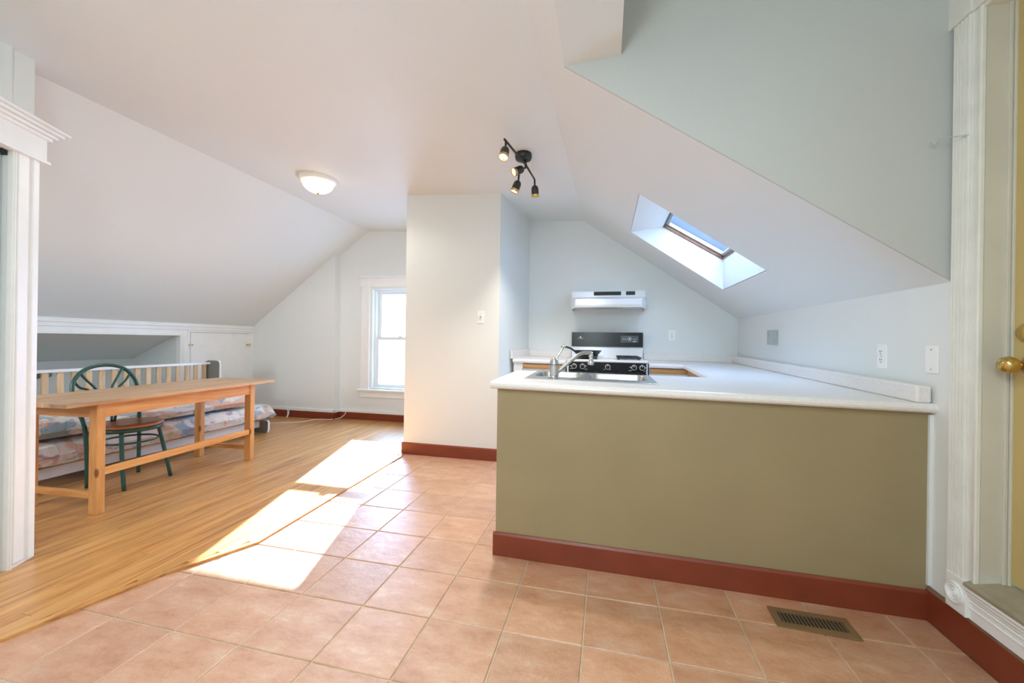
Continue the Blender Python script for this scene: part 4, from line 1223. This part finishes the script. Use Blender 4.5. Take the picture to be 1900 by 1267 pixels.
def pillow(x0, x1, y0, y1, z0, z1, seed, nx=26, ny=60, amp=0.012, topf=None, droop=0.0):
    rnd = random.Random(seed)
    ph = [(rnd.uniform(3, 15), rnd.uniform(3, 22), rnd.uniform(0, 6.28), rnd.uniform(0.3, 1)) for _ in range(9)]
    bm = bmesh.new()
    def wob(u, v): return sum(a*math.sin(fx*u+fy_*v+p) for fx, fy_, p, a in ph)/3.2
    def ring_pt(u, v, top):
        # rounded sides
        ex = 1-abs(2*u-1)**6; ey = 1-abs(2*v-1)**14
        k = max(0.0, ex)**0.26*max(0.0, ey)**0.26
        zm = (z0+z1)/2; hh = (z1-z0)/2
        x = x0+(x1-x0)*u; y = y0+(y1-y0)*v
        w_ = wob(u, v)
        if top: z = zm+hh*k*(1+0.0)+amp*w_*k+(topf(u, v)*k if topf else 0)
        else: z = zm-hh*k
        bulge = 0.014*wob(v*1.7+3, 0.5)*(abs(2*u-1)**3)
        if droop and y > 3.96: z -= droop*(y-3.96)/0.07
        return (x+bulge, y, z)
    tops = [[bm.verts.new(ring_pt(i/nx, j/ny, True)) for i in range(nx+1)] for j in range(ny+1)]
    bots = [[(tops[j][i] if i in (0, nx) or j in (0, ny) else bm.verts.new(ring_pt(i/nx, j/ny, False))) for i in range(nx+1)] for j in range(ny+1)]
    for j in range(ny):
        for i in range(nx):
            bm.faces.new([tops[j][i], tops[j][i+1], tops[j+1][i+1], tops[j+1][i]])
            q = []
            for v in (bots[j][i], bots[j+1][i], bots[j+1][i+1], bots[j][i+1]):
                if v not in q: q.append(v)
            if len(q) > 2:
                try: bm.faces.new(q)
                except ValueError: pass
    return bm
mt = obj('mattress', pillow(-4.545, -3.835, 1.90, 4.03, 0.163, 0.350, 3, amp=0.006, droop=0.05), MAT_FLORAL)
tag(mt, 'floral cotton mattress lying on the daybed', 'mattress'); mt.location.z = WT
def tf(u, v): return 0.055*math.exp(-((v-0.86)/0.13)**2)+0.035*math.exp(-((v-0.08)/0.12)**2)-0.015*math.exp(-((v-0.42)/0.2)**2)
dv = obj('folded_comforter', pillow(-4.69, -3.87, 1.92, 3.74, 0.362, 0.478, 9, amp=0.022, topf=tf), MAT_FLORAL2)
tag(dv, 'crumpled floral comforter spread on top of the daybed mattress', 'comforter'); dv.location.z = WT
STL = thing('side_table', 'small round grey topped table behind the daybed slats', 'table', (-4.905, 2.45, WT))
obj('table_top', lathe(bmesh.new(), [(0.0, 0.745), (0.11, 0.745), (0.127, 0.757), (0.130, 0.782), (0.125, 0.788), (0, 0.788)], 32, caps=False), [plain('grey_table_top', (0.22, 0.21, 0.20), 0.4)], STL, True)
obj('pedestal', lathe(bmesh.new(), [(0.11, 0.0), (0.11, 0.012), (0.03, 0.03), (0.022, 0.06), (0.020, 0.70), (0.05, 0.745)], 20), SLATWOOD, STL, True)
# cupboard door in the knee wall
cdm = struct('door_3', B(KX-0.018, KX+0.010, CY0+0.004, CY1-0.004, CZ0+0.004, CZ1-0.004, 0.002), TRIM)
def brass_pair(y):
    bm = bmesh.new()
    for dy in (-0.018, 0.018):
        lathe(bm, [(0.011, 0), (0.011, 0.006), (0.008, 0.012), (0, 0.013)], 14, axis_matrix((KX+0.010, y+dy, 1.035), (1, 0, 0)))
    return bm
obj('latch', brass_pair(CY0+0.002), BRASS, cdm)
bm = B(KX+0.010, KX+0.014, CY1-0.045, CY1+0.025, 1.022, 1.045, 0.001)
tube(bm, [(KX+0.015, CY1-0.004, 1.018), (KX+0.015, CY1-0.004, 1.049)], 0.005, 8)
obj('hinge', bm, BRASS, cdm)

# ------------------------------------------------------------------ cords
c = obj('power_cord', tube(bmesh.new(), [(-4.33, 4.40, WT+0.004), (-4.15, 4.50, WT+0.004), (-3.98, 4.60, WT+0.004), (-3.93, 4.76, WT+0.004), (-3.86, 4.90-0.06, WT+0.004), (-3.72, 4.86, WT+0.004), (-3.62, 4.93, WT+0.02), (-3.57, 4.968, 0.08), (-3.556, 4.970, 0.138)], 0.004, 8, smoothn=5), PLASTIC)
tag(c, 'white power cord trailing over the wood floor below the gable window', 'cord')
c = obj('power_cord', tube(bmesh.new(), [(-4.450, 4.858, 0.140), (-4.425, 4.850, 0.11), (-4.405, 4.835, 0.06), (-4.40, 4.81, WT+0.004), (-4.385, 4.80, WT+0.005), (-4.388, 4.83, 0.06), (-4.400, 4.852, 0.11)], 0.005, 8, smoothn=5), PLASTIC)
tag(c, 'short white looped cord hanging over the red baseboard beside the daybed', 'cord')
